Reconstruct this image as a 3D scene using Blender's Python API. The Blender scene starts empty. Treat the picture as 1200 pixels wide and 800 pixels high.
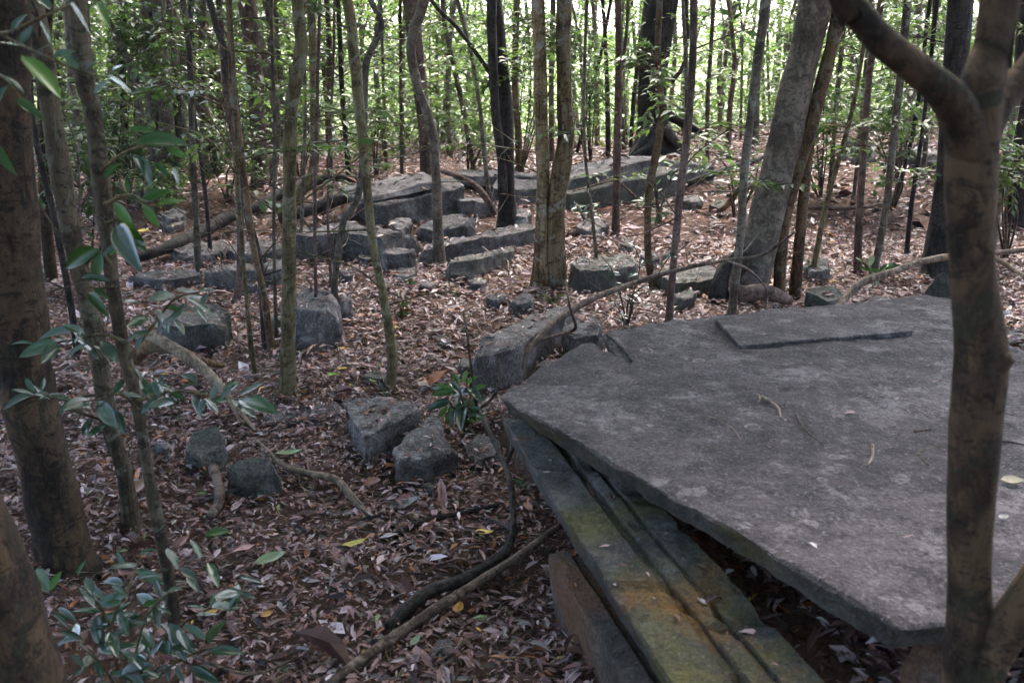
import bpy, bmesh, math, random
import numpy as np
from mathutils import Vector, Matrix, noise
from mathutils.bvhtree import BVHTree
R = math.radians
rng = random.Random(7)
nr = np.random.default_rng(11)

# ------------------------------------------------------------------ camera
PITCH = R(16.0); FPX = 1153.0; CAMZ = 1.65
sc = bpy.context.scene
col = sc.collection
cam_d = bpy.data.cameras.new('camera'); cam = bpy.data.objects.new('camera', cam_d); col.objects.link(cam)
cam.location = (0, 0, CAMZ); cam.rotation_euler = (R(90) - PITCH, 0, 0)
cam_d.sensor_width = 23.5; cam_d.lens = 23.5 * FPX / 1200.0
cam_d.clip_start = 0.05; cam_d.clip_end = 3000
cam_d.dof.use_dof = True; cam_d.dof.focus_distance = 5.2; cam_d.dof.aperture_fstop = 3.6
sc.camera = cam
# ------------------------------------------------------------------ sky, sun, exposure
SUN_EL, SUN_AZ = R(56), R(14)          # azimuth measured from +Y towards +X
w = bpy.data.worlds.new('World'); sc.world = w; w.use_nodes = True
wn = w.node_tree
bg = wn.nodes['Background']; sk = wn.nodes.new('ShaderNodeTexSky'); sk.sky_type = 'NISHITA'
sk.sun_disc = False; sk.sun_elevation = SUN_EL; sk.sun_rotation = SUN_AZ
sk.air_density = 0.5; sk.dust_density = 3.0; sk.ozone_density = 0.35
wn.links.new(sk.outputs[0], bg.inputs[0]); bg.inputs[1].default_value = 0.12
sl = bpy.data.lights.new('sun', 'SUN'); so = bpy.data.objects.new('sun', sl); col.objects.link(so)
sl.energy = 1.5; sl.angle = R(30); sl.color = (1.0, 0.93, 0.86)
sd = Vector((math.sin(SUN_AZ) * math.cos(SUN_EL), math.cos(SUN_AZ) * math.cos(SUN_EL), math.sin(SUN_EL)))
so.rotation_euler = (-sd).to_track_quat('-Z', 'Y').to_euler()
sc.view_settings.view_transform = 'Standard'; sc.view_settings.look = 'None'
sc.view_settings.gamma = 1.0; sc.view_settings.use_curve_mapping = False
sc.view_settings.exposure = 3.5
sc.render.engine = 'CYCLES'
cy = sc.cycles
cy.use_denoising = True; cy.max_bounces = 5; cy.diffuse_bounces = 3; cy.use_adaptive_sampling = True; cy.adaptive_threshold = 0.03; cy.glossy_bounces = 2
cy.transmission_bounces = 4; cy.transparent_max_bounces = 4; cy.caustics_reflective = False; cy.caustics_refractive = False

# ------------------------------------------------------------------ pixel rays and terrain
CP, SP = math.cos(PITCH), math.sin(PITCH)
def ray(x, y):
    a = (x - 600.0) / FPX; b = (400.0 - y) / FPX
    return Vector((a, CP + b * SP, -SP + b * CP))
O = Vector((0, 0, CAMZ))
def atY(x, y, Y):
    d = ray(x, y); return O + d * (Y / d.y)
def atz(x, y, z):
    d = ray(x, y); return O + d * ((z - CAMZ) / d.z)
def ss(a, b, v):
    t = np.clip((v - a) / (b - a), 0, 1); return t * t * (3 - 2 * t)
# bank of soil under the big slab: right of the moulded beam
BK0 = atz(640, 520, 0.25); BK1 = atz(930, 800, 0.25)
_bd = Vector((BK1.x - BK0.x, BK1.y - BK0.y, 0)).normalized(); _bn = Vector((-_bd.y, _bd.x, 0))
if _bn.x < 0: _bn = -_bn
def h(x, y):
    x = np.asarray(x, float); y = np.asarray(y, float)
    z = 0.30 * ss(8.0, 13.0, y) + 0.36 * ss(1.5, 5.5, x) * ss(6, 13, y) + 0.10 * ss(-2.2, -4.5, x) * ss(4, 9, y)
    z = z + 0.12 * ss(-0.9, -2.2, x) * (1 - ss(3.0, 5.5, y))
    z = z - 2.4 * ss(16.5, 34, y) + 7.0 * ss(60, 160, y)
    s = (x - BK0.x) * _bn.x + (y - BK0.y) * _bn.y
    z = z + (0.35 * ss(0.0, 0.12, s) + 0.08 * ss(0.20, 0.55, s) * ss(1.55, 2.0, y)) * (1 - ss(3.7, 4.6, y)) * (1 - ss(2.6, 3.6, x))
    z = z + 0.030 * np.sin(1.9 * x + 0.7 * y + 0.6) * np.sin(1.5 * y - 0.8 * x) + 0.016 * np.sin(4.7 * x - 2.1 * y + 1.1) * np.sin(3.9 * y + 1.7 * x) + 0.006 * np.sin(11 * x + 5 * y) * np.sin(12 * y - 4 * x)
    return z
def hs(x, y): return float(h(x, y))
def gp(x, y, dz=0.0, far=18.0):
    """point where the ray through a pixel meets the ground (or a surface dz above it)"""
    d = ray(x, y); t0 = 0.6; prev = None
    while t0 * d.y < far:
        p = O + d * t0; g = p.z - (hs(p.x, p.y) + dz)
        if g <= 0:
            lo, hi = t0 - max(0.02, 0.012 * t0), t0
            for _ in range(18):
                m = (lo + hi) / 2; q = O + d * m
                if q.z - (hs(q.x, q.y) + dz) > 0: lo = m
                else: hi = m
            return O + d * hi
        t0 += max(0.02, 0.012 * t0)
    p = O + d * (far * 0.94 / d.y); p.z = hs(p.x, p.y) + dz
    return p

# ------------------------------------------------------------------ materials
def newmat(name):
    m = bpy.data.materials.new(name); m.use_nodes = True
    return m, m.node_tree, m.node_tree.nodes['Principled BSDF']
def nd(nt, t, **kw):
    n = nt.nodes.new(t)
    for k, v in kw.items():
        if k in n.inputs: n.inputs[k].default_value = v
        else: setattr(n, k, v)
    return n
def ramp(nt, src, stops):
    r = nt.nodes.new('ShaderNodeValToRGB'); e = r.color_ramp.elements
    while len(e) > 1: e.remove(e[-1])
    for i, (p, c) in enumerate(stops):
        q = e[0] if i == 0 else e.new(p)
        q.position = p; q.color = (c[0], c[1], c[2], 1) if not isinstance(c, float) else (c, c, c, 1)
    nt.links.new(src, r.inputs[0]); return r.outputs[0]
def mixc(nt, fac, a, b, mode='MIX'):
    m = nt.nodes.new('ShaderNodeMix'); m.data_type = 'RGBA'; m.blend_type = mode
    for s, v in ((0, fac), (6, a), (7, b)):
        if isinstance(v, (int, float)): m.inputs[s].default_value = v
        elif isinstance(v, tuple): m.inputs[s].default_value = (*v, 1)
        else: nt.links.new(v, m.inputs[s])
    return m.outputs[2]
def coords(nt, scale=(1, 1, 1), kind='Object'):
    tc = nt.nodes.new('ShaderNodeTexCoord'); mp = nt.nodes.new('ShaderNodeMapping')
    mp.inputs['Scale'].default_value = scale
    nt.links.new(tc.outputs[kind], mp.inputs[0])
    return mp.outputs[0]
def noi(nt, vec, scale, detail=4, rough=0.6, dist=0.0):
    n = nd(nt, 'ShaderNodeTexNoise', Scale=scale, Detail=detail, Roughness=rough, Distortion=dist)
    nt.links.new(vec, n.inputs['Vector']); return n.outputs[0]
def bump(nt, src, strength, dist, bs):
    b = nd(nt, 'ShaderNodeBump', Strength=strength, Distance=dist)
    nt.links.new(src, b.inputs['Height']); nt.links.new(b.outputs[0], bs.inputs['Normal'])
def bark(name, dark, mid, light, lichen=None, vs=14.0, stretch=0.22, lich_amt=0.56, bd=0.006):
    m, nt, bs = newmat(name)
    v = coords(nt, (1, 1, stretch)); v1 = coords(nt)
    a = noi(nt, v, vs * 1.8, 7, 0.72, 0.6)                       # furrows along the stem
    c = ramp(nt, a, [(0.38, dark), (0.5, mid), (0.6, light)])
    b = noi(nt, v1, 4.0, 4, .6, .4)                              # broad paler and darker patches
    c = mixc(nt, ramp(nt, b, [(0.48, 0.0), (0.60, 0.75)]), c, light)
    c = mixc(nt, ramp(nt, b, [(0.34, 0.8), (0.46, 0.0)]), c, dark)
    hb = noi(nt, coords(nt, (1, 1, 1.8)), 16.0, 6, .75, .8)      # blotches
    c = mixc(nt, ramp(nt, hb, [(0.53, 0.0), (0.58, 0.8)]), c, dark)
    if lichen:
        l = noi(nt, v1, 9.0, 6, 0.7, 0.9)
        c = mixc(nt, ramp(nt, l, [(lich_amt - .02, 0.0), (lich_amt + .02, 0.9)]), c, lichen)
    f = noi(nt, coords(nt, (1, 1, .5)), 85.0, 5, .8)
    c = mixc(nt, ramp(nt, f, [(0.55, 0.0), (0.66, 0.6)]), c, light)
    c = mixc(nt, ramp(nt, f, [(0.34, 0.7), (0.44, 0.0)]), c, dark)
    oi = nt.nodes.new('ShaderNodeObjectInfo')
    hsv = nt.nodes.new('ShaderNodeHueSaturation'); nt.links.new(c, hsv.inputs['Color'])
    mr = nd(nt, 'ShaderNodeMapRange'); mr.inputs[3].default_value = 0.75; mr.inputs[4].default_value = 1.25
    nt.links.new(oi.outputs['Random'], mr.inputs[0]); nt.links.new(mr.outputs[0], hsv.inputs['Value'])
    nt.links.new(hsv.outputs[0], bs.inputs['Base Color'])
    bs.inputs['Roughness'].default_value = 0.85; bs.inputs['Specular IOR Level'].default_value = 0.25
    ad = nt.nodes.new('ShaderNodeMath'); ad.operation = 'MULTIPLY_ADD'; ad.inputs[1].default_value = .5
    nt.links.new(f, ad.inputs[0]); nt.links.new(a, ad.inputs[2])
    bump(nt, ad.outputs[0], 1.0, bd * 2.2, bs)
    return m
def stone(name, dark, mid, light, lichen=(0.34, 0.34, 0.32), moss=None, rings=True, speck=1.0, moss_thr=0.52):
    m, nt, bs = newmat(name)
    v = coords(nt)
    a = noi(nt, v, 3.2, 7, 0.62, 0.3); b = noi(nt, v, 16.0, 6, 0.7); f = noi(nt, v, 90.0, 3, 0.7)
    c = ramp(nt, a, [(0.38, dark), (0.5, mid), (0.62, light)])
    c = mixc(nt, ramp(nt, b, [(0.42, 0.0), (0.7, 0.8)]), c, light)
    c = mixc(nt, ramp(nt, b, [(0.28, 0.75), (0.42, 0.0)]), c, dark)
    if rings:
        vo = nd(nt, 'ShaderNodeTexVoronoi', Scale=7.5, Randomness=1.0); nt.links.new(v, vo.inputs['Vector'])
        wv = nt.nodes.new('ShaderNodeMath'); wv.operation = 'ADD'
        nt.links.new(vo.outputs['Distance'], wv.inputs[0])
        k = nt.nodes.new('ShaderNodeMath'); k.operation = 'MULTIPLY'; k.inputs[1].default_value = 0.12
        nt.links.new(noi(nt, v, 30.0, 3), k.inputs[0]); nt.links.new(k.outputs[0], wv.inputs[1])
        rg = ramp(nt, wv.outputs[0], [(0.20, 0.15), (0.235, 0.9), (0.255, 0.9), (0.275, 0.0)])
        sel = ramp(nt, vo.outputs['Color'], [(0.60, 0.0), (0.66, 1.0)])
        c = mixc(nt, mixc(nt, 1.0, rg, sel, 'MULTIPLY'), c, lichen)
    pat = noi(nt, v, 6.5, 8, 0.78, 0.5)
    c = mixc(nt, ramp(nt, pat, [(0.54, 0.0), (0.60, 0.6)]), c, lichen)
    st = noi(nt, v, 1.7, 7, 0.7, 0.6)
    c = mixc(nt, ramp(nt, st, [(0.49, 0.0), (0.54, 0.75)]), c, dark)
    blot = noi(nt, v, 11.0, 7, 0.75, 0.2)
    c = mixc(nt, ramp(nt, blot, [(0.56, 0.0), (0.60, 0.6)]), c, dark)
    if moss:
        for i, mc in enumerate(moss):
            vv = coords(nt, (1, 1, 1)); q = nt.nodes.new('ShaderNodeVectorMath'); q.operation = 'ADD'
            q.inputs[1].default_value = (3.1 * i + 1, 7.7 * i, 1.3 * i); nt.links.new(vv, q.inputs[0])
            g = noi(nt, q.outputs[0], 2.4, 5, 0.55, 0.3)
            c = mixc(nt, ramp(nt, g, [(moss_thr, 0.0), (moss_thr + .14, 0.8)]), c, mc)
    c = mixc(nt, ramp(nt, f, [(0.32, 0.7), (0.47, 0.0)]), c, dark)
    c = mixc(nt, ramp(nt, f, [(0.56, 0.0), (0.68, 0.6)]), c, lichen)
    g2 = noi(nt, v, 38.0, 6, .75, .3)
    c = mixc(nt, ramp(nt, g2, [(0.52, 0.0), (0.60, 0.55)]), c, dark)
    c = mixc(nt, ramp(nt, g2, [(0.34, 0.5), (0.44, 0.0)]), c, light)
    nt.links.new(c, bs.inputs['Base Color'])
    bs.inputs['Roughness'].default_value = 0.8; bs.inputs['Specular IOR Level'].default_value = 0.35
    ad = nt.nodes.new('ShaderNodeMath'); ad.operation = 'ADD'
    nt.links.new(g2, ad.inputs[0]); nt.links.new(f, ad.inputs[1])
    bump(nt, ad.outputs[0], 1.0, 0.012, bs)
    return m
def leafmat(name, trans=0.45, rough=0.35, spec=0.5, boost=1.5):
    m, nt, bs = newmat(name)
    at = nt.nodes.new('ShaderNodeAttribute'); at.attribute_name = 'Col'
    oi = nt.nodes.new('ShaderNodeObjectInfo')
    nt.links.new(at.outputs['Color'], bs.inputs['Base Color'])
    bs.inputs['Roughness'].default_value = rough; bs.inputs['Specular IOR Level'].default_value = spec
    if trans > 0:
        tr = nt.nodes.new('ShaderNodeBsdfTranslucent')
        tc = mixc(nt, 1.0, at.outputs['Color'], (boost * 1.0, boost * 1.08, boost * 0.62), 'MULTIPLY')
        nt.links.new(tc, tr.inputs[0])
        mx = nt.nodes.new('ShaderNodeMixShader'); mx.inputs[0].default_value = trans
        nt.links.new(bs.outputs[0], mx.inputs[1]); nt.links.new(tr.outputs[0], mx.inputs[2])
        nt.links.new(mx.outputs[0], nt.nodes['Material Output'].inputs[0])
    return m
M = {}
M['grey'] = bark('bark_grey_brown', (0.042, 0.033, 0.024), (0.11, 0.088, 0.064), (0.19, 0.157, 0.118), (0.20, 0.195, 0.155))
M['olive'] = bark('bark_olive', (0.045, 0.034, 0.017), (0.125, 0.096, 0.046), (0.22, 0.175, 0.09), (0.22, 0.21, 0.14))
M['shadebark'] = bark('bark_dull_brown', (0.022, 0.017, 0.011), (0.066, 0.050, 0.032), (0.13, 0.10, 0.064), (0.13, 0.125, 0.09))
M['orange'] = bark('bark_orange_brown', (0.04, 0.024, 0.015), (0.125, 0.072, 0.038), (0.22, 0.14, 0.075), (0.19, 0.17, 0.12))
M['red'] = bark('bark_red_brown', (0.04, 0.024, 0.020), (0.115, 0.072, 0.058), (0.19, 0.13, 0.105))
M['dark'] = bark('bark_dark', (0.014, 0.012, 0.011), (0.035, 0.030, 0.026), (0.075, 0.062, 0.055), None, 20)
M['pale'] = bark('bark_pale', (0.06, 0.046, 0.034), (0.15, 0.118, 0.088), (0.24, 0.195, 0.15), (0.09, 0.075, 0.058), 9, 0.6, 0.56)
M['mossy'] = bark('bark_mossy_brown', (0.015, 0.011, 0.008), (0.050, 0.034, 0.022), (0.115, 0.072, 0.040), (0.034, 0.034, 0.021), 9, 0.4, 0.58)
M['split'] = bark('bark_peeling', (0.045, 0.028, 0.016), (0.19, 0.125, 0.055), (0.34, 0.26, 0.15), (0.36, 0.34, 0.27), 12, 0.09, 0.58, 0.012)
M['stick'] = bark('stick_brown', (0.05, 0.035, 0.028), (0.15, 0.11, 0.085), (0.27, 0.20, 0.155))
M['paleStick'] = bark('stick_pale', (0.09, 0.062, 0.045), (0.20, 0.145, 0.10), (0.36, 0.28, 0.21))
M['stone'] = stone('stone_grey', (0.046, 0.041, 0.038), (0.110, 0.099, 0.094), (0.225, 0.204, 0.196), (0.37, 0.35, 0.335))
M['stoneTop'] = stone('stone_slab', (0.026, 0.021, 0.0205), (0.068, 0.056, 0.054), (0.135, 0.113, 0.111), (0.29, 0.25, 0.248))
M['stoneMoss'] = stone('stone_mossy', (0.042, 0.042, 0.036), (0.092, 0.09, 0.078), (0.17, 0.16, 0.145), (0.24, 0.235, 0.21), [(0.06, 0.065, 0.038)])
M['stoneBeam'] = stone('stone_lichened_beam', (0.030, 0.030, 0.027), (0.065, 0.064, 0.058), (0.13, 0.125, 0.115), (0.17, 0.165, 0.15), [(0.115, 0.105, 0.018), (0.21, 0.088, 0.016)], False, moss_thr=.525)
M['stoneFoot'] = stone('stone_footing', (0.040, 0.034, 0.029), (0.09, 0.074, 0.06), (0.15, 0.128, 0.108), (0.20, 0.18, 0.16), [(0.19, 0.085, 0.035)], False, moss_thr=.48)
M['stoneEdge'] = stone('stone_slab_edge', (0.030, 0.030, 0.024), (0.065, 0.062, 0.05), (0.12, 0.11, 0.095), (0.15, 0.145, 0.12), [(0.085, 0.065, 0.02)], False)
M['leaf'] = leafmat('leaf_green', 0.42, 0.32, 0.5)
M['bigleaf'] = leafmat('leaf_green_large', 0.35, 0.28, 0.5, 1.2)
M['gloss'] = leafmat('leaf_glossy', 0.2, 0.13, 1.0, 1.5)
M['litter'] = leafmat('leaf_fallen', 0.0, 0.42, 0.45)
def soilmat():
    m, nt, bs = newmat('soil'); v = coords(nt, kind='Object')
    a = noi(nt, v, 6, 8, 0.7); b = noi(nt, v, 60, 4, 0.7); g = noi(nt, v, 0.7, 4, 0.6)
    c = ramp(nt, a, [(0.3, (0.028, 0.018, 0.014)), (0.55, (0.085, 0.050, 0.036)), (0.75, (0.15, 0.092, 0.066))])
    c = mixc(nt, ramp(nt, b, [(0.5, 0.0), (0.7, 0.7)]), c, (0.16, 0.11, 0.10))
    # beyond the wood the floor is green meadow, its colour paled in place of haze
    sx = nt.nodes.new('ShaderNodeSeparateXYZ'); nt.links.new(v, sx.inputs[0])
    dv = nt.nodes.new('ShaderNodeMath'); dv.operation = 'MULTIPLY'; dv.inputs[1].default_value = 0.01
    nt.links.new(sx.outputs['Y'], dv.inputs[0])
    f = ramp(nt, dv.outputs[0], [(0.17, 0.0), (0.23, 1.0)])
    gc = ramp(nt, g, [(0.35, (0.12, 0.16, 0.06)), (0.6, (0.22, 0.27, 0.12))])
    c = mixc(nt, f, c, gc)
    nt.links.new(c, bs.inputs['Base Color']); bs.inputs['Roughness'].default_value = 0.95
    bs.inputs['Specular IOR Level'].default_value = 0.15
    bump(nt, b, 0.8, 0.01, bs); return m
M['soil'] = soilmat()

# ------------------------------------------------------------------ object helpers
def link(name, mesh, mat=None, parent=None, loc=None):
    o = bpy.data.objects.new(name, mesh); col.objects.link(o)
    if mat is not None and mesh is not None and len(mesh.materials) == 0: mesh.materials.append(mat)
    if parent is not None: o.parent = parent
    if loc is not None: o.location = loc
    return o
def tag(o, label=None, cat=None, group=None, kind=None):
    if label: o['label'] = label
    if cat: o['category'] = cat
    if group: o['group'] = group
    if kind: o['kind'] = kind
    return o
def empty(name, loc):
    o = bpy.data.objects.new(name, None); col.objects.link(o); o.location = loc; o.empty_display_size = 0.1; return o
def npmesh(name, V, F, nper, cols=None, smooth=False):
    """V (n,3); F flat loop indices; nper loops per face (array or int)"""
    me = bpy.data.meshes.new(name); V = np.asarray(V, np.float32); F = np.asarray(F, np.int32).ravel()
    if np.isscalar(nper): nper = np.full(len(F) // nper, nper, np.int32)
    me.vertices.add(len(V)); me.vertices.foreach_set('co', V.ravel())
    me.loops.add(len(F)); me.loops.foreach_set('vertex_index', F)
    st = np.concatenate(([0], np.cumsum(nper)[:-1])).astype(np.int32)
    me.polygons.add(len(nper)); me.polygons.foreach_set('loop_start', st)
    me.polygons.foreach_set('use_smooth', np.full(len(nper), smooth, dtype=bool))
    me.update(calc_edges=True)
    if cols is not None:
        a = me.color_attributes.new('Col', 'FLOAT_COLOR', 'POINT')
        c = np.ones((len(V), 4), np.float32); c[:, :3] = cols; a.data.foreach_set('color', c.ravel())
    return me
def catmull(P, n):
    """resample polyline of tuples (any dim) with n samples per segment"""
    P = np.asarray(P, float); out = []
    Q = np.vstack([2 * P[0] - P[1], P, 2 * P[-1] - P[-2]])
    for i in range(1, len(Q) - 2):
        k = n[i - 1] if hasattr(n, '__len__') else n
        for t in np.linspace(0, 1, k, endpoint=False):
            p0, p1, p2, p3 = Q[i - 1], Q[i], Q[i + 1], Q[i + 2]
            out.append(0.5 * (2 * p1 + (p2 - p0) * t + (2 * p0 - 5 * p1 + 4 * p2 - p3) * t * t + (3 * p1 - p0 - 3 * p2 + p3) * t ** 3))
    out.append(P[-1]); return np.array(out)
def tube(P, rad, sides=8, lump=0.0, seed=0.0, ridges=0.0):
    P = np.asarray(P, float); n = len(P); T = np.gradient(P, axis=0)
    T /= np.linalg.norm(T, axis=1)[:, None] + 1e-9
    ref = np.array([0.31, -0.9, 0.1]) if abs(T[0][2]) > 0.6 else np.array([0, 0.1, 1.0])
    V = []
    for i in range(n):
        u = ref - T[i] * ref.dot(T[i]); u /= np.linalg.norm(u) + 1e-9; ref = u; v = np.cross(T[i], u)
        for k in range(sides):
            a = 2 * math.pi * k / sides; r = rad[i]; dv = u * math.cos(a) + v * math.sin(a)
            if lump:
                q = P[i] + dv * rad[i]
                r *= 1 + lump * (noise.noise(Vector((q[0] * 9 + seed, q[1] * 9, q[2] * 5))) * 1.6 + noise.noise(Vector((q[0] * 34 + seed, q[1] * 34, q[2] * 17))) * .8)
                if ridges: r *= 1 + ridges * noise.noise(Vector((math.cos(a) * 2.6 + seed, math.sin(a) * 2.6, q[2] * 0.7)))
            V.append(P[i] + dv * r)
    F = []
    for i in range(n - 1):
        for k in range(sides):
            k2 = (k + 1) % sides
            F += [i * sides + k, i * sides + k2, (i + 1) * sides + k2, (i + 1) * sides + k]
    nper = [4] * (len(F) // 4)
    F += [k for k in range(sides)][::-1]; nper.append(sides)
    F += [(n - 1) * sides + k for k in range(sides)]; nper.append(sides)
    return np.array(V), F, nper
class Bag:
    def __init__(s): s.V = []; s.F = []; s.n = []; s.c = 0; s.cols = []
    def add(s, V, F, n, colr=None):
        s.V.append(np.asarray(V)); s.F.append(np.asarray(F) + s.c); s.n.append(np.asarray(n)); s.c += len(V)
        if colr is not None: s.cols.append(np.broadcast_to(np.asarray(colr, float), (len(V), 3)) if np.ndim(colr) == 1 else colr)
    def mesh(s, name, smooth=True):
        return npmesh(name, np.vstack(s.V), np.concatenate(s.F), np.concatenate(s.n), np.vstack(s.cols) if s.cols else None, smooth)
def leafgeo(B, D, N, L, W, C, rich=False, curl=0.12):
    """arrays of leaves: base B, direction D, normal N, length L, width W, colour C -> V,F,n,cols"""
    n = len(B); D = D / (np.linalg.norm(D, axis=1)[:, None] + 1e-9)
    S = np.cross(D, N); S /= np.linalg.norm(S, axis=1)[:, None] + 1e-9; N = np.cross(S, D)
    L = L[:, None]; W = W[:, None]
    if rich:
        cu = (curl * (nr.random((n, 1)) * 2.2 - 0.7)) * L
        fo = (0.10 + 0.25 * nr.random((n, 1))) * W
        tw = (nr.random((n, 1)) - .5) * W * 0.5
        v = [B, B + D * L * .30 + S * W * .44 + N * (fo + cu * .6), B + D * L * .30 + N * cu * .6, B + D * L * .30 - S * W * .44 + N * (fo + cu * .6 + tw),
             B + D * L * .65 + S * W * .40 + N * (fo + cu * .7 + tw), B + D * L * .65 + N * cu * .7, B + D * L * .65 - S * W * .40 + N * (fo + cu * .7), B + D * L - N * cu * .2]
        F1 = [0, 2, 1, 0, 3, 2, 4, 5, 7, 5, 6, 7]; F2 = [1, 2, 5, 4, 2, 3, 6, 5]; nv = 8
        V = np.stack(v, 1).reshape(-1, 3)
        F = (np.array(F1 + F2)[None] + (np.arange(n) * nv)[:, None]).ravel(); npf = np.tile([3, 3, 3, 3, 4, 4], n)
    else:
        fo = 0.18 * W; dr = 0.10 * L
        v = [B, B + D * L * .45 + S * W * .5 + N * fo, B + D * L * .45, B + D * L * .45 - S * W * .5 + N * fo, B + D * L - N * dr]
        V = np.stack(v, 1).reshape(-1, 3); nv = 5
        F = (np.array([0, 2, 1, 0, 3, 2, 1, 2, 4, 2, 3, 4])[None] + (np.arange(n) * nv)[:, None]).ravel(); npf = np.full(n * 4, 3)
    return V, F, npf, np.repeat(C, nv, 0)
def rdir(n):
    v = nr.normal(size=(n, 3)); return v / np.linalg.norm(v, axis=1)[:, None]

# ------------------------------------------------------------------ the ground
def axis(lo, hi, mid_lo, mid_hi, step, grow):
    a = list(np.arange(mid_lo, mid_hi + 1e-6, step)); s = step
    while a[-1] < hi: s *= grow; a.append(a[-1] + s)
    s = step; b = [a[0]]
    while b[-1] > lo: s *= grow; b.append(b[-1] - s)
    return np.array(b[::-1][:-1] + a)
gx = axis(-900, 900, -4, 4, 0.07, 1.09); gy = axis(-60, 1500, 1.0, 8.0, 0.07, 1.07)
X, Y = np.meshgrid(gx, gy); Z = h(X, Y) - 0.004
V = np.stack([X, Y, Z], -1).reshape(-1, 3); nx, ny = len(gx), len(gy)
ii = (np.arange(ny - 1)[:, None] * nx + np.arange(nx - 1)[None]).ravel()
F = np.stack([ii, ii + 1, ii + 1 + nx, ii + nx], 1)
tag(link('ground', npmesh('ground', V, F, 4, None, True), M['soil']), kind='structure')

# ------------------------------------------------------------------ stones
ROCKS = []
def refine(bm, L, it=7):
    for _ in range(it):
        es = [e for e in bm.edges if e.calc_length() > L]
        if not es: break
        bmesh.ops.subdivide_edges(bm, edges=es, cuts=1, use_grid_fill=False)
        bmesh.ops.triangulate(bm, faces=[f for f in bm.faces if len(f.verts) > 3])
def solid(top, bot, bev, L, rough, seed, fine=0.25, strata=0.0, cuts=0):
    bm = bmesh.new(); n = len(top)
    t = [bm.verts.new(p) for p in top]; b = [bm.verts.new(p) for p in bot]
    bm.faces.new(t); bm.faces.new(b[::-1])
    for i in range(n):
        j = (i + 1) % n; bm.faces.new((t[j], t[i], b[i], b[j]))
    bmesh.ops.recalc_face_normals(bm, faces=bm.faces[:])
    if cuts:
        cen = sum((v.co for v in bm.verts), Vector()) / len(bm.verts); r_ = random.Random(seed * 7.3)
        tz = max(p.z for p in top); ext = max((p - cen).length for p in top)
        for _ in range(cuts):
            a_ = r_.uniform(0, 6.28); nv_ = Vector((math.cos(a_), math.sin(a_), r_.uniform(-.1, .75))).normalized()
            dmax = max(v.co.dot(nv_) for v in bm.verts); pp = nv_ * (dmax - r_.uniform(.04, .16) * ext)
            bmesh.ops.bisect_plane(bm, geom=bm.verts[:] + bm.edges[:] + bm.faces[:], plane_co=pp, plane_no=nv_, clear_outer=True)
            be = [e for e in bm.edges if e.is_boundary]
            if be: bmesh.ops.edgeloop_fill(bm, edges=be)
        bmesh.ops.dissolve_degenerate(bm, edges=bm.edges[:], dist=.003)
        bmesh.ops.recalc_face_normals(bm, faces=bm.faces[:])
    if bev: bmesh.ops.bevel(bm, geom=[e for e in bm.edges], offset=bev, segments=1, affect='EDGES', clamp_overlap=True)
    bmesh.ops.triangulate(bm, faces=bm.faces[:], ngon_method='BEAUTY')
    refine(bm, L)
    bm.normal_update()
    s = Vector((seed * 3.7, seed * 1.3, seed * 5.1))
    nv = [(v, v.normal.copy()) for v in bm.verts]
    for v, nn in nv:
        q = v.co * 2.3 + s
        d = noise.fractal(q, 1.0, 2.0, 4) * rough
        d += fine * rough * noise.fractal(v.co * 13 + s, 0.9, 2.1, 3)
        if strata and abs(nn.z) < 0.6: d += strata * noise.noise(Vector((v.co.x * 1.5, v.co.y * 1.5, v.co.z * 26)) + s)
        if strata: d += strata * 1.5 * abs(noise.noise(v.co * 6.5 + s)) - strata * .5
        v.co += nn * d
    return bm
def finish(bm, name, mat, parent=None, origin=None, angle=28, rocks=True):
    if origin is None:
        mn = [min(v.co[k] for v in bm.verts) for k in range(3)]; mx = [max(v.co[k] for v in bm.verts) for k in range(3)]
        origin = Vector(((mn[0] + mx[0]) / 2, (mn[1] + mx[1]) / 2, mn[2]))
    bm.verts.index_update()
    if rocks: ROCKS.append(([v.co.copy() for v in bm.verts], [[v.index for v in f.verts] for f in bm.faces], name))
    bm.verts.index_update()
    for v in bm.verts: v.co -= origin
    for f in bm.faces: f.smooth = True
    for e in bm.edges:
        if len(e.link_faces) == 2 and e.calc_face_angle(0) > R(angle): e.smooth = False
    me = bpy.data.meshes.new(name); bm.to_mesh(me); bm.free()
    o = link(name, me, mat); 
    if parent is not None: o.parent = parent; o.location = origin - parent.location
    else: o.location = origin
    return o
_seed = [1]
def rock(label, top, mat='stone', name='stone_block', cat='stone', spread=0.06, rough=0.020, bev=0.010, L=None, sink=0.14, back=0.0, sag=None):
    """top: (px,py,height above ground) outline of the upper face; sides run down into the ground"""
    _seed[0] += 1
    T = [gp(x, y, z + .02) for x, y, z in top]
    c = sum(T, Vector()) / len(T); size = max((p - c).length for p in T)
    T2 = []
    for i, p in enumerate(T):
        n_ = T[(i + 1) % len(T)]; T2.append(p)
        if (n_ - p).length > 0.16:
            m = p.lerp(n_, rng.uniform(.35, .65)); m += (m - c) * rng.uniform(-.09, .05); m.z += rng.uniform(-.02, .012); T2.append(m)
    T = T2; Bt = []
    for p in T:
        q = c + (p - c) * (1 + spread); q.z = hs(q.x, q.y) - sink; Bt.append(q)
    if L is None: L = max(0.02, size / 12)
    bm = solid(T, Bt, min(bev, size * 0.1), L, rough * min(1.2, size / 0.35 + .3), _seed[0], 0.7, 0.007, 5)
    o = finish(bm, name, M[mat]); tag(o, label, cat, 'tumbled stones of the ruin'); return o

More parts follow.
